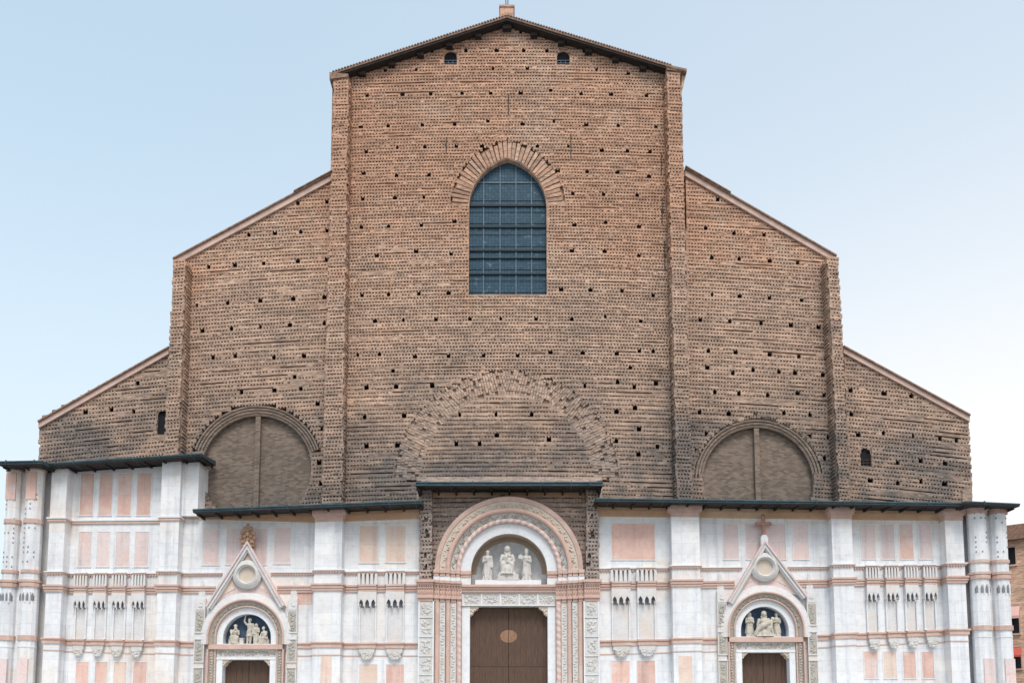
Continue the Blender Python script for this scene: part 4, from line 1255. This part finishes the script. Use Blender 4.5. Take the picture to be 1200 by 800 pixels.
def bracket(par, x, z, s, size, d, mt='cream'):
    mb = MB()
    mb.prism([(x, z), (x + s * size * 1.0, z), (x + s * size * .85, z - size * .28), (x + s * size * .5, z - size * .45), (x + s * size * .38, z - size * .8), (x + s * size * .1, z - size), (x, z - size)], .1, d)
    for u, v_ in ((.75, .2), (.55, .38), (.35, .55), (.22, .8), (.15, .4)):
        mb.ball((x + s * size * u, -d, z - size * v_), (size * .15, .07, size * .13), 7, 4)
    mb.build('bracket', mt, par)
dxa, dxb = PX(550.5, 740, .5), PX(641.5, 740, .5)
bracket(portal, dxa - .02, z2 - .003, 1, .62, .88); bracket(portal, dxb + .02, z2 - .003, -1, .62, .88)
# doors
def doors(par, xa, xb, zt, d, rail=None, emblem=None):
    m_ = (xa + xb) / 2
    for k, (a, b) in enumerate(((xa, m_ - .012), (m_ + .012, xb))):
        mb = MB(); mb.box(a, b, BASE_Z, zt, d - .15, d)
        n = max(3, int((b - a) / .35))
        for i in range(n):
            l = a + (b - a) * i / n
            mb.box(l + .012, a + (b - a) * (i + 1) / n - .012, BASE_Z + .05, zt - .04, d - .05, d + .018)
        dl = mb.build('door_leaf', 'wood', par)
        if rail:
            mb = MB(); mb.box(a, b, rail - .06, rail + .06, d - .02, d + .04); mb.build('rail', 'wood', dl)
        mb = MB(); x = m_ + (-.22 if k == 0 else .22)
        rg = [(x + .11 * math.cos(R(t)), -d - .06, BASE_Z + 1.25 + .11 * math.sin(R(t))) for t in range(0, 361, 30)]
        mb.tube(rg, .015, 6); mb.build('ring_handle', 'iron', dl)
        if emblem:
            ex, ez, rx, rz = emblem
            pts = [(ex + rx * math.cos(R(t)), ez + rz * math.sin(R(t))) for t in (range(90, 271, 15) if k == 0 else range(-90, 91, 15))]
            pts = [(x - (.013 if k == 0 else -.013), z) for x, z in pts]
            mb = MB(); mb.prism(pts, d - .02, d + .03); mb.build('oval_emblem', 'emblem', dl)
    mb = MB(); mb.box(xa - .1, xb + .1, BASE_Z, zt + .3, d - .6, d - .4); mb.build('door_backing', 'shade', par)
ez = P(596, 745, .3)
doors(portal, dxa - .1, dxb + .1, z2 - .003, .3, PZ(596, 779, .3), (ez[0], ez[1], .52, .40))

# ================================================================== SIDE PORTALS
def side_portal(cx_px, spring_y, apex_y, top_y, lun_top, tail, pils_px, left):
    """cx_px: axis; spring_y: photo y of the springing line; other values are photo heights"""
    d = 1.25
    c = PX(cx_px, spring_y, d); z0 = PZ(cx_px, spring_y, d)
    root = empty('side_portal', (c, 0, BASE_Z)); adopt(root, church); root.location = (c, 0, BASE_Z); WORLD_LOC[root.name] = (c, 0, BASE_Z)
    B_ = lambda mb, n, m_: mb.build(n, m_, root)
    S = F_PX / (CAM_D - d) * 1.0
    rO = 45.5 / S
    stilt = (spring_y - top_y) / S - rO          # arch stands on short legs
    zc = z0 + stilt
    def lr(r): return legs_arc(c, zc, r, z0, 36)
    # white hood
    mb = MB(); mb.strip(lr(rO), lr(rO + .40), 1.42, 1.30, .9); B_(mb, 'hood_moulding', 'hood_marble')
    mb = MB(); mb.strip(lr(rO - .12), lr(rO - .003), 1.46, 1.46, .4); mb.tube([(x, -1.44, z) for x, z in lr(rO - .06)], .06, 8); B_(mb, 'outer_moulding', 'pink')
    mb = MB(); mb.strip(lr(rO - .40), lr(rO - .123), 1.24, 1.38, .4)
    blobs_arc(mb, c, zc, rO - .38, rO - .14, 1.30, 84, .075, 1); B_(mb, 'carved_archivolt', ['brown_relief', 'grey_relief'])
    mb = MB(); mb.tube([(x, -1.24, z) for x, z in legs_arc(c, zc, rO - .465, z0, 110)], .065, 10, 0, (.22, 1)); mb.strip(lr(rO - .53), lr(rO - .403), 1.20, 1.20, .4); B_(mb, 'rope_moulding', ['pink', 'grey_relief'])
    rL = 28.3 / S
    mb = MB(); mb.strip(lr(rL), lr(rO - .533), 1.08, 1.1, .3); B_(mb, 'inner_archivolt', 'marble_trim')
    zl = PZ(cx_px, lun_top, .8)
    mb = MB(); mb.prism(lr(rL + .02), .2, .45); B_(mb, 'lunette', 'lunette_blue')
    # band under the lunette, lintel, jambs
    mb = MB(); mb.box(c - rO + .1, c + rO - .1, z0 - .30, z0 - .003, .2, 1.34); mb.box(c - rO + .6, c + rO - .6, z0, z0 + .045, .4, 1.2, 1); B_(mb, 'cornice', ['pink', 'marble_trim'])
    w2 = rO - .55
    mb = MB(); mb.box(c - w2, c + w2, z0 - .80, z0 - .303, .2, 1.10)
    blobs_rect(mb, c - w2 + .05, c + w2 - .05, z0 - .74, z0 - .36, 1.10, 130, .075, 1); B_(mb, 'frieze_relief', ['pale_relief', 'grey_relief'])
    hd = 28 / S; zd = z0 - .92
    mb = MB(); mb.box(c - w2, c + w2, zd, z0 - .803, .2, 1.14); B_(mb, 'lintel', 'marble_trim')
    for s in (-1, 1):
        a, b = sorted((c + s * hd, c + s * w2)); mb = MB(); mb.box(a, b, BASE_Z, zd - .003, .2, 1.10); B_(mb, 'jamb', 'marble_trim')
        bracket(root, c + s * (hd + .02), zd - .003, -s, .42, 1.04)
        for (r0, r1, dd, m_, nm) in ((rO - .53, rO - .40, 1.18, 'rope', 'rope_column'), (rO - .395, rO - .125, 1.22, 'carve', 'carved_jamb'), (rO - .12, rO, 1.38, 'roll', 'roll_jamb')):
            a, b = sorted((c + s * r0, c + s * r1)); mb = MB(); m2 = (a + b) / 2
            ztop = z0 - .303
            mb.box(a, b, BASE_Z, ztop, .2, dd - (.1 if m_ != 'carve' else 0), 0)
            if m_ == 'rope':
                mb.tube([(m2, -dd + .02, BASE_Z + (ztop - BASE_Z) * i / 110) for i in range(111)], .065, 10, 0, (.22, 1)); B_(mb, nm, ['pink', 'grey_relief'])
            elif m_ == 'carve':
                z = BASE_Z + .2
                while z < ztop - .1:
                    mb.ball((m2 + .04 * math.sin(z * 7), -dd, z), (.09, .06, .08), 7, 4, 1, Matrix.Rotation(rng.uniform(-1, 1), 3, 'Y')); z += .17
                B_(mb, nm, ['brown_relief', 'grey_relief'])
            else:
                mb.tube([(m2, -dd + .04, BASE_Z), (m2, -dd + .03, ztop)], .06, 8); B_(mb, nm, 'pink')
    doors(root, c - hd - .05, c + hd + .05, zd - .003, .45)
    # steep gable
    ap = P(cx_px, apex_y, 1.4); tl = P(tail[0], tail[1], 1.4); tr = P(tail[2], tail[3], 1.4)
    ap = (c, ap[1])
    def offs(p, q, t):   # point pair moved inward along the normal
        v = Vector((q[0] - p[0], q[1] - p[1])).normalized(); n = Vector((v.y, -v.x))
        return (p[0] + n.x * t, p[1] + n.y * t), (q[0] + n.x * t, q[1] + n.y * t)
    for (e, m_, nm) in ((tl, 0, 'gable_rake'), (tr, 0, 'gable_rake')):
        s = -1 if e is tl else 1
        mb = MB()
        dirv = Vector((e[0] - ap[0], e[1] - ap[1])); L = dirv.length; dirv.normalize()
        nrm = Vector((dirv.y, -dirv.x)) * (1 if s < 0 else -1)
        if nrm.y > 0: nrm = -nrm
        def line(t0, t1, dd, mi):
            k0 = t0 / max(.05, abs(nrm.x)) ; k1 = t1 / max(.05, abs(nrm.x))
            # mitre at the apex on the axis
            A0 = (ap[0], ap[1] - t0 / abs(dirv.x)); A1 = (ap[0], ap[1] - t1 / abs(dirv.x))
            E0 = (e[0] + nrm.x * t0, e[1] + nrm.y * t0); E1 = (e[0] + nrm.x * t1, e[1] + nrm.y * t1)
            mb.prism([A0, A1, E1, E0], .9, dd, mi)
        line(0, .10, 1.62, 1); line(.103, .22, 1.52, 0); line(.223, .275, 1.58, 0); line(.278, .36, 1.46, 0)
        mb.build(nm, ['hood_marble', 'panel_b'], root)
    # gable field with pink inlay around the roundel
    z_in = ap[1] - .36 / abs(Vector((tl[0] - ap[0], tl[1] - ap[1])).normalized().x)
    zt2 = max(tl[1], tr[1]) + .1
    hood = [p for p in arc(c, zc, rO + .385, 180, 0, 60) if p[1] > zt2]
    mb = MB(); mb.prism([(c, ap[1] - .5), (tl[0] + .42, zt2)] + hood + [(tr[0] - .42, zt2)], .95, 1.22, 0)
    mb.prism([(c, z_in - .06), (c - .33, z_in - .66), (c + .33, z_in - .66)], 1.1, 1.25, 1)
    rz = PZ(cx_px, top_y - 28, 1.4)
    for s in (-1, 1):
        mb.prism([(c + s * 1.0, rz - .1), (c + s * 1.82, rz - 1.35), (c + s * 1.45, rz - 1.22), (c + s * .78, rz - .86)], 1.1, 1.25, 1)
    B_(mb, 'gable_field', ['panel_b', 'panel_c'])
    mb = MB()
    for (r0, r1, da, db) in ((.50, .60, 1.46, 1.58), (.603, .74, 1.62, 1.56), (.743, .9, 1.56, 1.44)):
        mb.strip(arc(c, rz, r0, 0, 360, 40), arc(c, rz, r1, 0, 360, 40), da, db, 1.0)
    rd = B_(mb, 'roundel', 'pale_relief')
    mb = MB(); mb.prism(arc(c, rz, .52, 0, 360, 32)[:-1], 1.0, 1.34); mb.build('roundel_disc', 'cream', rd)
    # crowning ornament
    if left:
        mb = MB(); zt = PZ(cx_px, 614, 1.5)
        mb.prism([(c - .42, ap[1] - .35), (c + .42, ap[1] - .35), (c + .3, ap[1] + .2), (c + .14, ap[1] + .75), (c - .14, ap[1] + .75), (c - .3, ap[1] + .2)], 1.2, 1.5)
        h = zt - ap[1]
        for (u, v_, r_) in ((0, 1.0, .12), (-.18, .8, .14), (.18, .8, .14), (0, .72, .16), (-.34, .5, .15), (.34, .5, .15), (0, .45, .18), (-.2, .3, .14), (.2, .3, .14), (-.42, .2, .12), (.42, .2, .12), (0, .12, .16), (-.3, -.05, .12), (.3, -.05, .12)):
            mb.ball((c + u, -1.52, ap[1] + v_ * h - .05), (r_, .12, r_ * .9), 8, 5, 0, None, rng.uniform(.75, 1.1))
        B_(mb, 'leaf_finial', 'cream_rust')
    else:
        mb = MB()
        zt = PZ(cx_px, 604, 1.5); zb = ap[1]
        mb.prism([(c - .20, zb - .3), (c + .20, zb - .3), (c + .22, zb + .12), (c + .13, zb + .3), (c - .13, zb + .3), (c - .22, zb + .12)], 1.2, 1.55, 1)
        zm = PZ(cx_px, 613, 1.5)
        mb.box(c - .095, c + .095, zb + .303, zt, 1.32, 1.46); mb.box(c - .43, c - .098, zm - .095, zm + .095, 1.32, 1.46); mb.box(c + .098, c + .43, zm - .095, zm + .095, 1.32, 1.46)
        for u, v_ in ((-.40, zm), (.40, zm), (0, zt)): mb.ball((c + u, -1.39, v_), (.13, .10, .13), 8, 5)
        B_(mb, 'stone_cross', ['cross_stone', 'marble_trim'])
    # flanking relief pilasters
    for (p, q) in pils_px:
        a, b = PX(p, 740, 1.35), PX(q, 740, 1.35)
        zt = PZ(p, spring_y - 54, 1.35)
        mb = MB(); mb.box(a, b, BASE_Z, zt, .5, 1.28, 0)
        zz = zt - .75
        hs = (1.35, .35, 1.35, .3, 1.5, .35, 1.2, .9)
        mb.box(a + .02, b - .02, zt - .7, zt - .08, 1.2, 1.31, 0)
        blobs_rect(mb, a + .1, b - .1, zt - .62, zt - .15, 1.30, 6, .09, 0)
        for i in range(8):
            if i % 2 == 0:
                mb.box(a + .05, b - .05, zz - hs[i], zz - .04, 1.2, 1.30, 1); blobs_rect(mb, a + .08, b - .08, zz - hs[i] + .03, zz - .08, 1.30, 34, .085, 1)
                for e in (a - .01, b - .037): mb.box(e, e + .047, zz - hs[i], zz - .04, 1.2, 1.34, 0)
            mb.box(a - .03, b + .03, zz - hs[i] - .06, zz - hs[i] - .003, 1.2, 1.36, 0)
            zz -= hs[i] + .06
            if zz < BASE_Z + 1.4: break
        # spirelet on top
        if True:
            m2 = (a + b) / 2
            mb.prism([(m2 - .26, zt + .003), (m2 + .26, zt + .003), (m2 + .05, zt + 1.15), (m2 - .05, zt + 1.15)], DW - .05, DW + .10, 0)
        B_(mb, 'relief_pilaster', ['hood_marble', 'grey_relief'])
    return root, c, z0, S
M['cross_stone'] = make_plain('dark_red_stone', (0.40, 0.215, 0.16), 0.8, 0.3, 4.0)
M['cream_rust'] = make_plain('rusty_stone', (0.42, 0.27, 0.18), 0.85, 0.4, 5.0)
sl = side_portal(288.2, 754.5, 633.5, 700.8, 721, (242, 710, 333.5, 709), ((227.8, 239.2), (336.5, 347.5)), True)
sr = side_portal(897.5, 746, 632.5, 692, 713.5, (853, 704.5, 945.5, 698), ((841.5, 852), (947, 957.5)), False)

# ================================================================== STATUES
def lathe_robe(mb, c, z0, z1, r0, r1, folds, amp, tilt=(0, 0), sq=0.75, n=40, m=14):
    rows = []
    ph = rng.uniform(0, 6)
    for i in range(m + 1):
        u = i / m; r = r0 * (1 - u) + r1 * u
        r *= 1 + .05 * math.sin(u * 9 + ph)
        rows.append([(c[0] + tilt[0] * u + r * math.cos(t) * (1 + amp * (1 - .6 * u) * math.cos(folds * t + ph + u)),
                      c[1] + tilt[1] * u + r * sq * math.sin(t) * (1 + amp * (1 - .6 * u) * math.cos(folds * t + ph + u)), z0 + (z1 - z0) * u)
                     for t in (2 * math.pi * k / n for k in range(n))])
    mb.grid(rows, closed=True)
    mb.face(rows[0][::-1]); mb.face(rows[-1])
def head(mb, c, r, hat=None, beard=False, turn=0.0):
    mb.ball(c, (r * .80, r * .92, r * 1.08), 14, 10)
    t = Matrix.Rotation(turn, 3, 'Z')
    def o(x, y, z): p = t @ Vector((x * r, y * r, z * r)); return (c[0] + p.x, c[1] + p.y, c[2] + p.z)
    mb.ball(o(0, -.95, -.1), (r * .14, r * .2, r * .24), 8, 6)            # nose
    mb.ball(o(0, -.75, .22), (r * .55, r * .2, r * .12), 8, 6)           # brow
    mb.ball(o(0, -.8, -.5), (r * .28, r * .12, r * .1), 8, 6)            # mouth
    for s in (-1, 1): mb.ball(o(.78 * s, 0, 0), (r * .1, r * .2, r * .26), 6, 5)
    mb.ball(o(0, .18, .35), (r * .95, r * .95, r * .85), 12, 8)          # hair
    if beard: mb.ball(o(0, -.6, -.85), (r * .5, r * .4, r * .6), 10, 8)
    if hat == 'mitre':
        mb.tube([o(0, 0, .6), o(0, 0, 1.3), o(0, 0, 2.1)], [r * .9, r * .95, r * .15], 10)
    if hat == 'veil':
        mb.ball(o(0, .2, .1), (r * 1.12, r * 1.05, r * 1.3), 12, 8); mb.ball(o(0, .45, -1.1), (r * 1.3, r * .8, r * 1.2), 12, 8)
def hand(mb, p, dirv, s):
    d = Vector(dirv).normalized(); side = d.cross(Vector((0, 1, 0)))
    if side.length < .1: side = Vector((1, 0, 0))
    side.normalize(); p = Vector(p)
    mb.tube([tuple(p - d * s * .1), tuple(p + d * s * .5)], [s * .26, s * .34], 8)
    for k, ln in enumerate((.5, .62, .58, .42)):
        b = p + d * s * .45 + side * s * (k - 1.5) * .19
        mb.tube([tuple(b), tuple(b + d * s * ln * .6), tuple(b + d * s * ln + Vector((0, -.15 * s, 0)))], [s * .10, s * .09, s * .07], 6)
    b = p + side * s * -.3 + d * s * .1
    mb.tube([tuple(b), tuple(b + d * s * .35 - side * s * .22)], [s * .11, s * .08], 6)
def arm(mb, sh, el, wr, r):
    mb.tube([sh, tuple((Vector(sh) + Vector(el)) / 2), el, tuple((Vector(el) + Vector(wr)) / 2), wr], [r * 1.25, r * 1.2, r * 1.05, r * .95, r * .62], 10)
    for p, q in ((sh, 1.25), (el, 1.05)): mb.ball(p, (r * q,) * 3, 8, 6)
    hand(mb, wr, Vector(wr) - Vector(el), r * 1.9)
def finish(mb, name, material, label, cat, group, base, voxel=.017):
    o = mb.build('temp_figure', material)
    rm = o.modifiers.new('r', 'REMESH'); rm.mode = 'VOXEL'; rm.voxel_size = voxel
    sm = o.modifiers.new('s', 'SMOOTH'); sm.factor = .3; sm.iterations = 1
    dg = bpy.context.evaluated_depsgraph_get(); dg.update()
    me = bpy.data.meshes.new_from_object(o.evaluated_get(dg))
    bpy.data.objects.remove(o)
    at = me.attributes.get('tone')
    if at: me.attributes.remove(at)
    at = me.attributes.new('tone', 'FLOAT_COLOR', 'POINT')
    at.data.foreach_set('color', np.ones(len(me.vertices) * 4, np.float32))
    me.transform(Matrix.Translation((-base[0], -base[1], -base[2])))
    for p in me.polygons: p.use_smooth = True
    me.name = name
    ob = bpy.data.objects.new(name, me); COL.objects.link(ob); ob.location = base
    if not me.materials: me.materials.append(M[material])
    tag(ob, label, cat, group)
    return ob
def standing(x, d, z, H, hat=None, beard=False, armL='fold', armR='fold', sway=0.0, plinth=True, hold=None, bare=False):
    """robed figure about H tall facing the square"""
    mb = MB(); y = -d
    u = H / 7.5
    if plinth: mb.v and None
    zb = z + (.10 if plinth else 0)
    if plinth:
        mb.box(x - u * 1.25, x + u * 1.25, z, zb + .02, d - u * .8, d + u * .9)
    for s in (-1, 1):        # feet
        mb.ball((x + s * u * .42, y - u * .65, zb + u * .12), (u * .26, u * .6, u * .2), 8, 6)
    hip = (x + sway, y, zb + u * 3.9)
    if bare:
        for s in (-1, 1):
            mb.tube([(x + s * u * .4, y - .02, zb + u * .1), (x + s * u * .42, y, zb + u * 1.1), (x + s * u * .42 + sway * .5, y - u * .15, zb + u * 2.0), (x + s * u * .42 + sway, y, zb + u * 3.8)], [u * .22, u * .36, u * .36, u * .58], 10)
        lathe_robe(mb, (x + sway * .7, y, 0), zb + u * 2.3, zb + u * 4.2, u * 1.0, u * .8, 8, .10, (sway * .3, 0))
    else:
        lathe_robe(mb, (x, y, 0), zb, zb + u * 3.9, u * 1.15, u * .85, 9, .13, (sway, 0))
        lathe_robe(mb, (x, y + u * .1, 0), zb + u * 1.2, zb + u * 6.2, u * 1.2, u * .95, 6, .10, (sway, 0))
    mb.tube([(hip[0], y, zb + u * 3.6), (hip[0], y, zb + u * 4.6), (hip[0] - sway * .3, y, zb + u * 5.6), (hip[0] - sway * .5, y, zb + u * 6.15)], [u * .8, u * .72, u * .92, u * .55], 14)
    mb.tube([(hip[0] - sway * .5, y, zb + u * 6.0), (hip[0] - sway * .5, y - u * .05, zb + u * 6.7)], [u * .34, u * .28], 10)
    sx = hip[0] - sway * .5
    head(mb, (sx, y - u * .1, zb + u * 6.95), u * .60, hat, beard)
    for s, a in ((-1, armL), (1, armR)):
        sh = (sx + s * u * .95, y, zb + u * 5.85)
        if a == 'fold': el, wr = (sx + s * u * 1.15, y - u * .15, zb + u * 4.5), (sx + s * u * .3, y - u * .95, zb + u * 4.75)
        elif a == 'up': el, wr = (sx + s * u * 1.5, y - u * .2, zb + u * 6.6), (sx + s * u * 1.25, y - u * .3, zb + u * 8.0)
        elif a == 'out': el, wr = (sx + s * u * 1.35, y - u * .3, zb + u * 4.6), (sx + s * u * 1.5, y - u * 1.1, zb + u * 5.0)
        else: el, wr = (sx + s * u * 1.2, y + u * .1, zb + u * 4.5), (sx + s * u * 1.15, y - u * .3, zb + u * 3.4)
        arm(mb, sh, el, wr, u * .27)
        if hold == 'book' and s == 1: mb.box(wr[0] - u * .5, wr[0] + u * .35, wr[2] - u * .3, wr[2] + u * .85, -wr[1] - .02, -wr[1] + u * .3)
        if hold == 'model' and s == -1:
            mb.box(wr[0] - u * .55, wr[0] + u * .55, wr[2] + u * .1, wr[2] + u * .9, -wr[1] - u * .3, -wr[1] + u * .35)
            mb.prism([(wr[0] - u * .6, wr[2] + u * .88), (wr[0] + u * .6, wr[2] + u * .88), (wr[0], wr[2] + u * 1.4)], -wr[1] - u * .3, -wr[1] + u * .35)
    return mb, (x, y, z)
def seated(x, d, z, H, face=0.0, hat=None, lean=0.0, child=False, seat=True, arms='lap', spread=1.0, beard=False):
    """seated robed figure, H is its full seated height"""
    mb = MB(); u = H / 5.6; y = -d
    f = Matrix.Rotation(face, 3, 'Z')
    def o(a, b, c): p = f @ Vector((a * u, b * u, 0)); return (x + p.x, y + p.y, z + c * u)
    if seat: mb.box(x - u * 1.2, x + u * 1.2, z, z + u * 1.5, d - u * .9, d + u * .5)
    for s in (-1, 1):
        hipp, kn, an = o(s * .5, 0, 1.75), o(s * .7 * spread, -1.5, 1.9), o(s * .55 * spread, -1.4, .25)
        mb.tube([hipp, kn], [u * .72, u * .55], 12); mb.ball(kn, (u * .55,) * 3, 10, 8)
        mb.tube([kn, an], [u * .52, u * .5], 12)
        mb.ball(o(s * .55 * spread, -1.75, .15), (u * .26, u * .5, u * .2), 8, 6)
    c0 = o(0, -1.1, 0); lathe_robe(mb, (c0[0], c0[1], 0), z, z + u * 1.9, u * 1.25 * spread, u * 1.0, 9, .14)
    mb.tube([o(0, 0, 1.5), o(lean * .3, -.1, 2.6), o(lean * .7, -.2, 3.5), o(lean, -.25, 4.1)], [u * .95, u * .8, u * .95, u * .5], 14)
    mb.tube([o(lean, -.25, 4.0), o(lean * 1.1, -.35, 4.6)], [u * .35, u * .3], 10)
    hp = o(lean * 1.2, -.45, 4.95); head(mb, hp, u * .56, hat, beard, face)
    for s in (-1, 1):
        sh = o(lean * .8 + s * .95, -.2, 3.75)
        if arms == 'lap': el, wr = o(s * 1.25 + lean * .5, -.5, 2.6), o(s * .45, -1.2, 2.5)
        elif arms == 'knee': el, wr = o(s * 1.1 + lean * .5, -.7, 2.7), o(s * .8 * spread, -1.5, 2.3)
        else: el, wr = o(s * 1.0 + lean * .6, -1.0, 2.8), o(s * .3 + lean, -.95, 4.1)
        arm(mb, sh, el, wr, u * .3)
    if child:
        mb.tube([o(.35, -1.0, 2.3), o(.38, -1.0, 2.9), o(.4, -1.0, 3.3)], [u * .42, u * .42, u * .25], 10); mb.ball(o(.4, -1.05, 3.65), (u * .36, u * .38, u * .42), 10, 8)
        mb.tube([o(.2, -1.1, 2.3), o(-.2, -1.4, 2.2)], [u * .25, u * .2], 8)
        mb.tube([o(.65, -1.1, 3.1), o(.9, -1.3, 2.9)], [u * .16, u * .12], 8)
    return mb, (x, y, z)

zl = PZ(596, 679.5, .7)
SG = 'statues above the main door'
rng.seed(31)
def place(fig, name, material, label, group): return finish(fig[0], name, material, label, 'statue', group, fig[1])
place(standing(PX(571, 679, .4), .4, zl, 1.84, None, True, 'fold', 'down', .03, hold='book'), 'standing_statue', 'statue', 'robed standing stone figure left of the enthroned figure above the main door', SG)
mbc = MB()
zp = PZ(596, 673.5, .4)
mb_ped = MB(); mb_ped.box(PX(583.5, 676, .4), PX(607.5, 676, .4), zl, zp + .002, -.1, .85); mb_ped.box(PX(583, 676, .4) - .03, PX(608, 676, .4) + .03, zl, zl + .1, -.1, .88)
fig = seated(PX(594.5, 676, .3), .25, zp, 1.86, 0, 'veil', 0, True, True, 'lap', 1.25)
fig[0].v.extend(mb_ped.v) if False else None
place(fig, 'seated_statue', 'statue', 'veiled stone woman seated with a child on her lap above the main door', SG)
tag(mb_ped.build('statue_pedestal', 'statue'), 'low white block pedestal under the seated woman and child above the main door', 'pedestal')
place(standing(PX(617, 679, .4), .4, zl, 1.84, 'mitre', True, 'out', 'fold', -.02, hold='model'), 'standing_statue', 'statue', 'standing stone bishop in a mitre right of the enthroned figure above the main door', SG)
# left lunette
_, c, z0, S = sl
LG = 'figures in the lunette over the left door'
zf = z0 + .05
place(seated(c - .93, .80, zf, 1.25, .5, None, .35, False, True, 'chin', 1.0), 'crouching_statue', 'statue_warm', 'weathered stone soldier crouching at the left end of the lunette over the left door', LG)
place(standing(c + .02, .72, zf, 1.62, None, True, 'up', 'down', .05, False, bare=True), 'standing_statue', 'statue_warm', 'half-bare stone man raising one arm in the lunette over the left door', LG)
place(standing(c + .50, .70, zf, 1.28, 'veil', False, 'out', 'fold', -.10, False), 'draped_statue', 'statue_warm', 'draped stone figure close beside the man with the raised arm over the left door', LG)
place(seated(c + 1.06, .80, zf, 1.12, -.6, None, -.35, False, True, 'knee', 1.0), 'crouching_statue', 'statue_warm', 'weathered stone soldier crouching at the right end of the lunette over the left door', LG)
mb = MB(); mb.box(c - .50, c - .26, zf, zf + .33, .7, 1.0); mb.prism([(c - .52, zf + .332), (c - .24, zf + .332), (c - .26, zf + .38), (c - .50, zf + .38)], .68, 1.02)
tag(mb.build('stone_block', 'statue'), 'small pale stone block at the feet of the standing man over the left door', 'block')
# right lunette
_, c, z0, S = sr
RG = 'figures in the lunette over the right door'
zf = z0 + .05
place(standing(c - .87, .75, zf, 1.52, 'veil', False, 'fold', 'fold', .04, False), 'standing_statue', 'statue_warm', 'veiled stone woman with joined hands at the left of the lunette over the right door', RG)
pieta = seated(c + .02, .72, zf, 1.62, -.25, 'veil', .1, False, True, 'lap', 1.45)
pieta[0].tube([(c + .42, -1.05, zf + .95), (c + .1, -1.28, zf + .82), (c - .22, -1.30, zf + .66), (c - .48, -1.22, zf + .42), (c - .62, -1.20, zf + .08)], [.13, .19, .17, .13, .08], 10)
pieta[0].ball((c + .50, -1.06, zf + 1.10), (.12, .13, .14), 10, 8)
pieta[0].tube([(c + .40, -1.15, zf + .90), (c + .36, -1.28, zf + .55), (c + .42, -1.28, zf + .25)], [.08, .07, .05], 8)
lathe_robe(pieta[0], (c, -.86, 0), zf, zf + .62, .72, .38, 9, .12)
place(pieta, 'seated_statue', 'statue_warm', 'broad stone group of a seated woman holding a body over the right door', RG)
place(standing(c + .86, .75, zf, 1.50, None, True, 'fold', 'fold', -.06, False), 'standing_statue', 'statue_warm', 'bearded stone man leaning towards the seated woman over the right door', RG)

# ================================================================== NEIGHBOURING HOUSE
hx, hy = PX(1180, 700, -14), 14.0
ang = R(-38)
house = empty('brick_house', (hx, hy, 0), 'plain ochre brick house with a low tiled roof beyond the right corner of the church', 'house')
def hb(mb, name, mats, par=None):
    o = mb.build(name, mats); o.parent = par or house; return o
zr = PZ(1182, 630, -14.0)
mb = MB(); mb.box(-14, 16, 0, zr - .3, -14, 0); wl = hb(mb, 'wall', 'brick_house')
mb = MB(); mb.prism([(-14.5, zr - .3), (16.5, zr - .3), (16.5, zr), (-14.5, zr)], -14.5, .6, 0)
mb.prism([(-14.4, zr + .003), (16.4, zr + .003), (14, zr + 1.4), (-12, zr + 1.4)], -12, -2, 0); hb(mb, 'roof', 'tile')
def hwin(u, z, w_, h, aw=None):
    mb = MB(); mb.box(u - w_ / 2 - .1, u + w_ / 2 + .1, z - .14, z - .003, -.2, .14); mb.box(u - w_ / 2 - .1, u - w_ / 2, z, z + h, -.2, .05); mb.box(u + w_ / 2, u + w_ / 2 + .1, z, z + h, -.2, .05); mb.box(u - w_ / 2 - .1, u + w_ / 2 + .1, z + h + .003, z + h + .14, -.2, .06)
    f = hb(mb, 'window', 'coping')
    mb = MB(); mb.box(u - w_ / 2, u + w_ / 2, z, z + h, -.1, .012); hb(mb, 'pane', 'shade', f)
    if aw:
        mb = MB(); mb.face([(u - w_ / 2 - .1, -.02, z + h), (u + w_ / 2 + .1, -.02, z + h), (u + w_ / 2 + .1, -.6, z + h * .62), (u - w_ / 2 - .1, -.6, z + h * .62)]); mb.face([(u - w_ / 2 - .1, -.6, z + h * .62), (u + w_ / 2 + .1, -.6, z + h * .62), (u + w_ / 2 + .1, -.6, z + h * .52), (u - w_ / 2 - .1, -.6, z + h * .52)])
        hb(mb, 'awning', aw, f)
zz = lambda y: PZ(1186, y, -14.0)
hwin(.35, zz(662), .8, zz(642) - zz(662)); hwin(.35, zz(742), .8, zz(710) - zz(742), 'awning_pale'); hwin(.35, zz(783), .8, zz(758) - zz(783), 'awning')
hwin(3.6, zz(742), .9, 1.9); hwin(3.6, zz(783), .9, 1.9); hwin(6.8, zz(742), .9, 1.9); hwin(6.8, zz(783), .9, 1.9)
house.rotation_euler = (0, 0, ang)
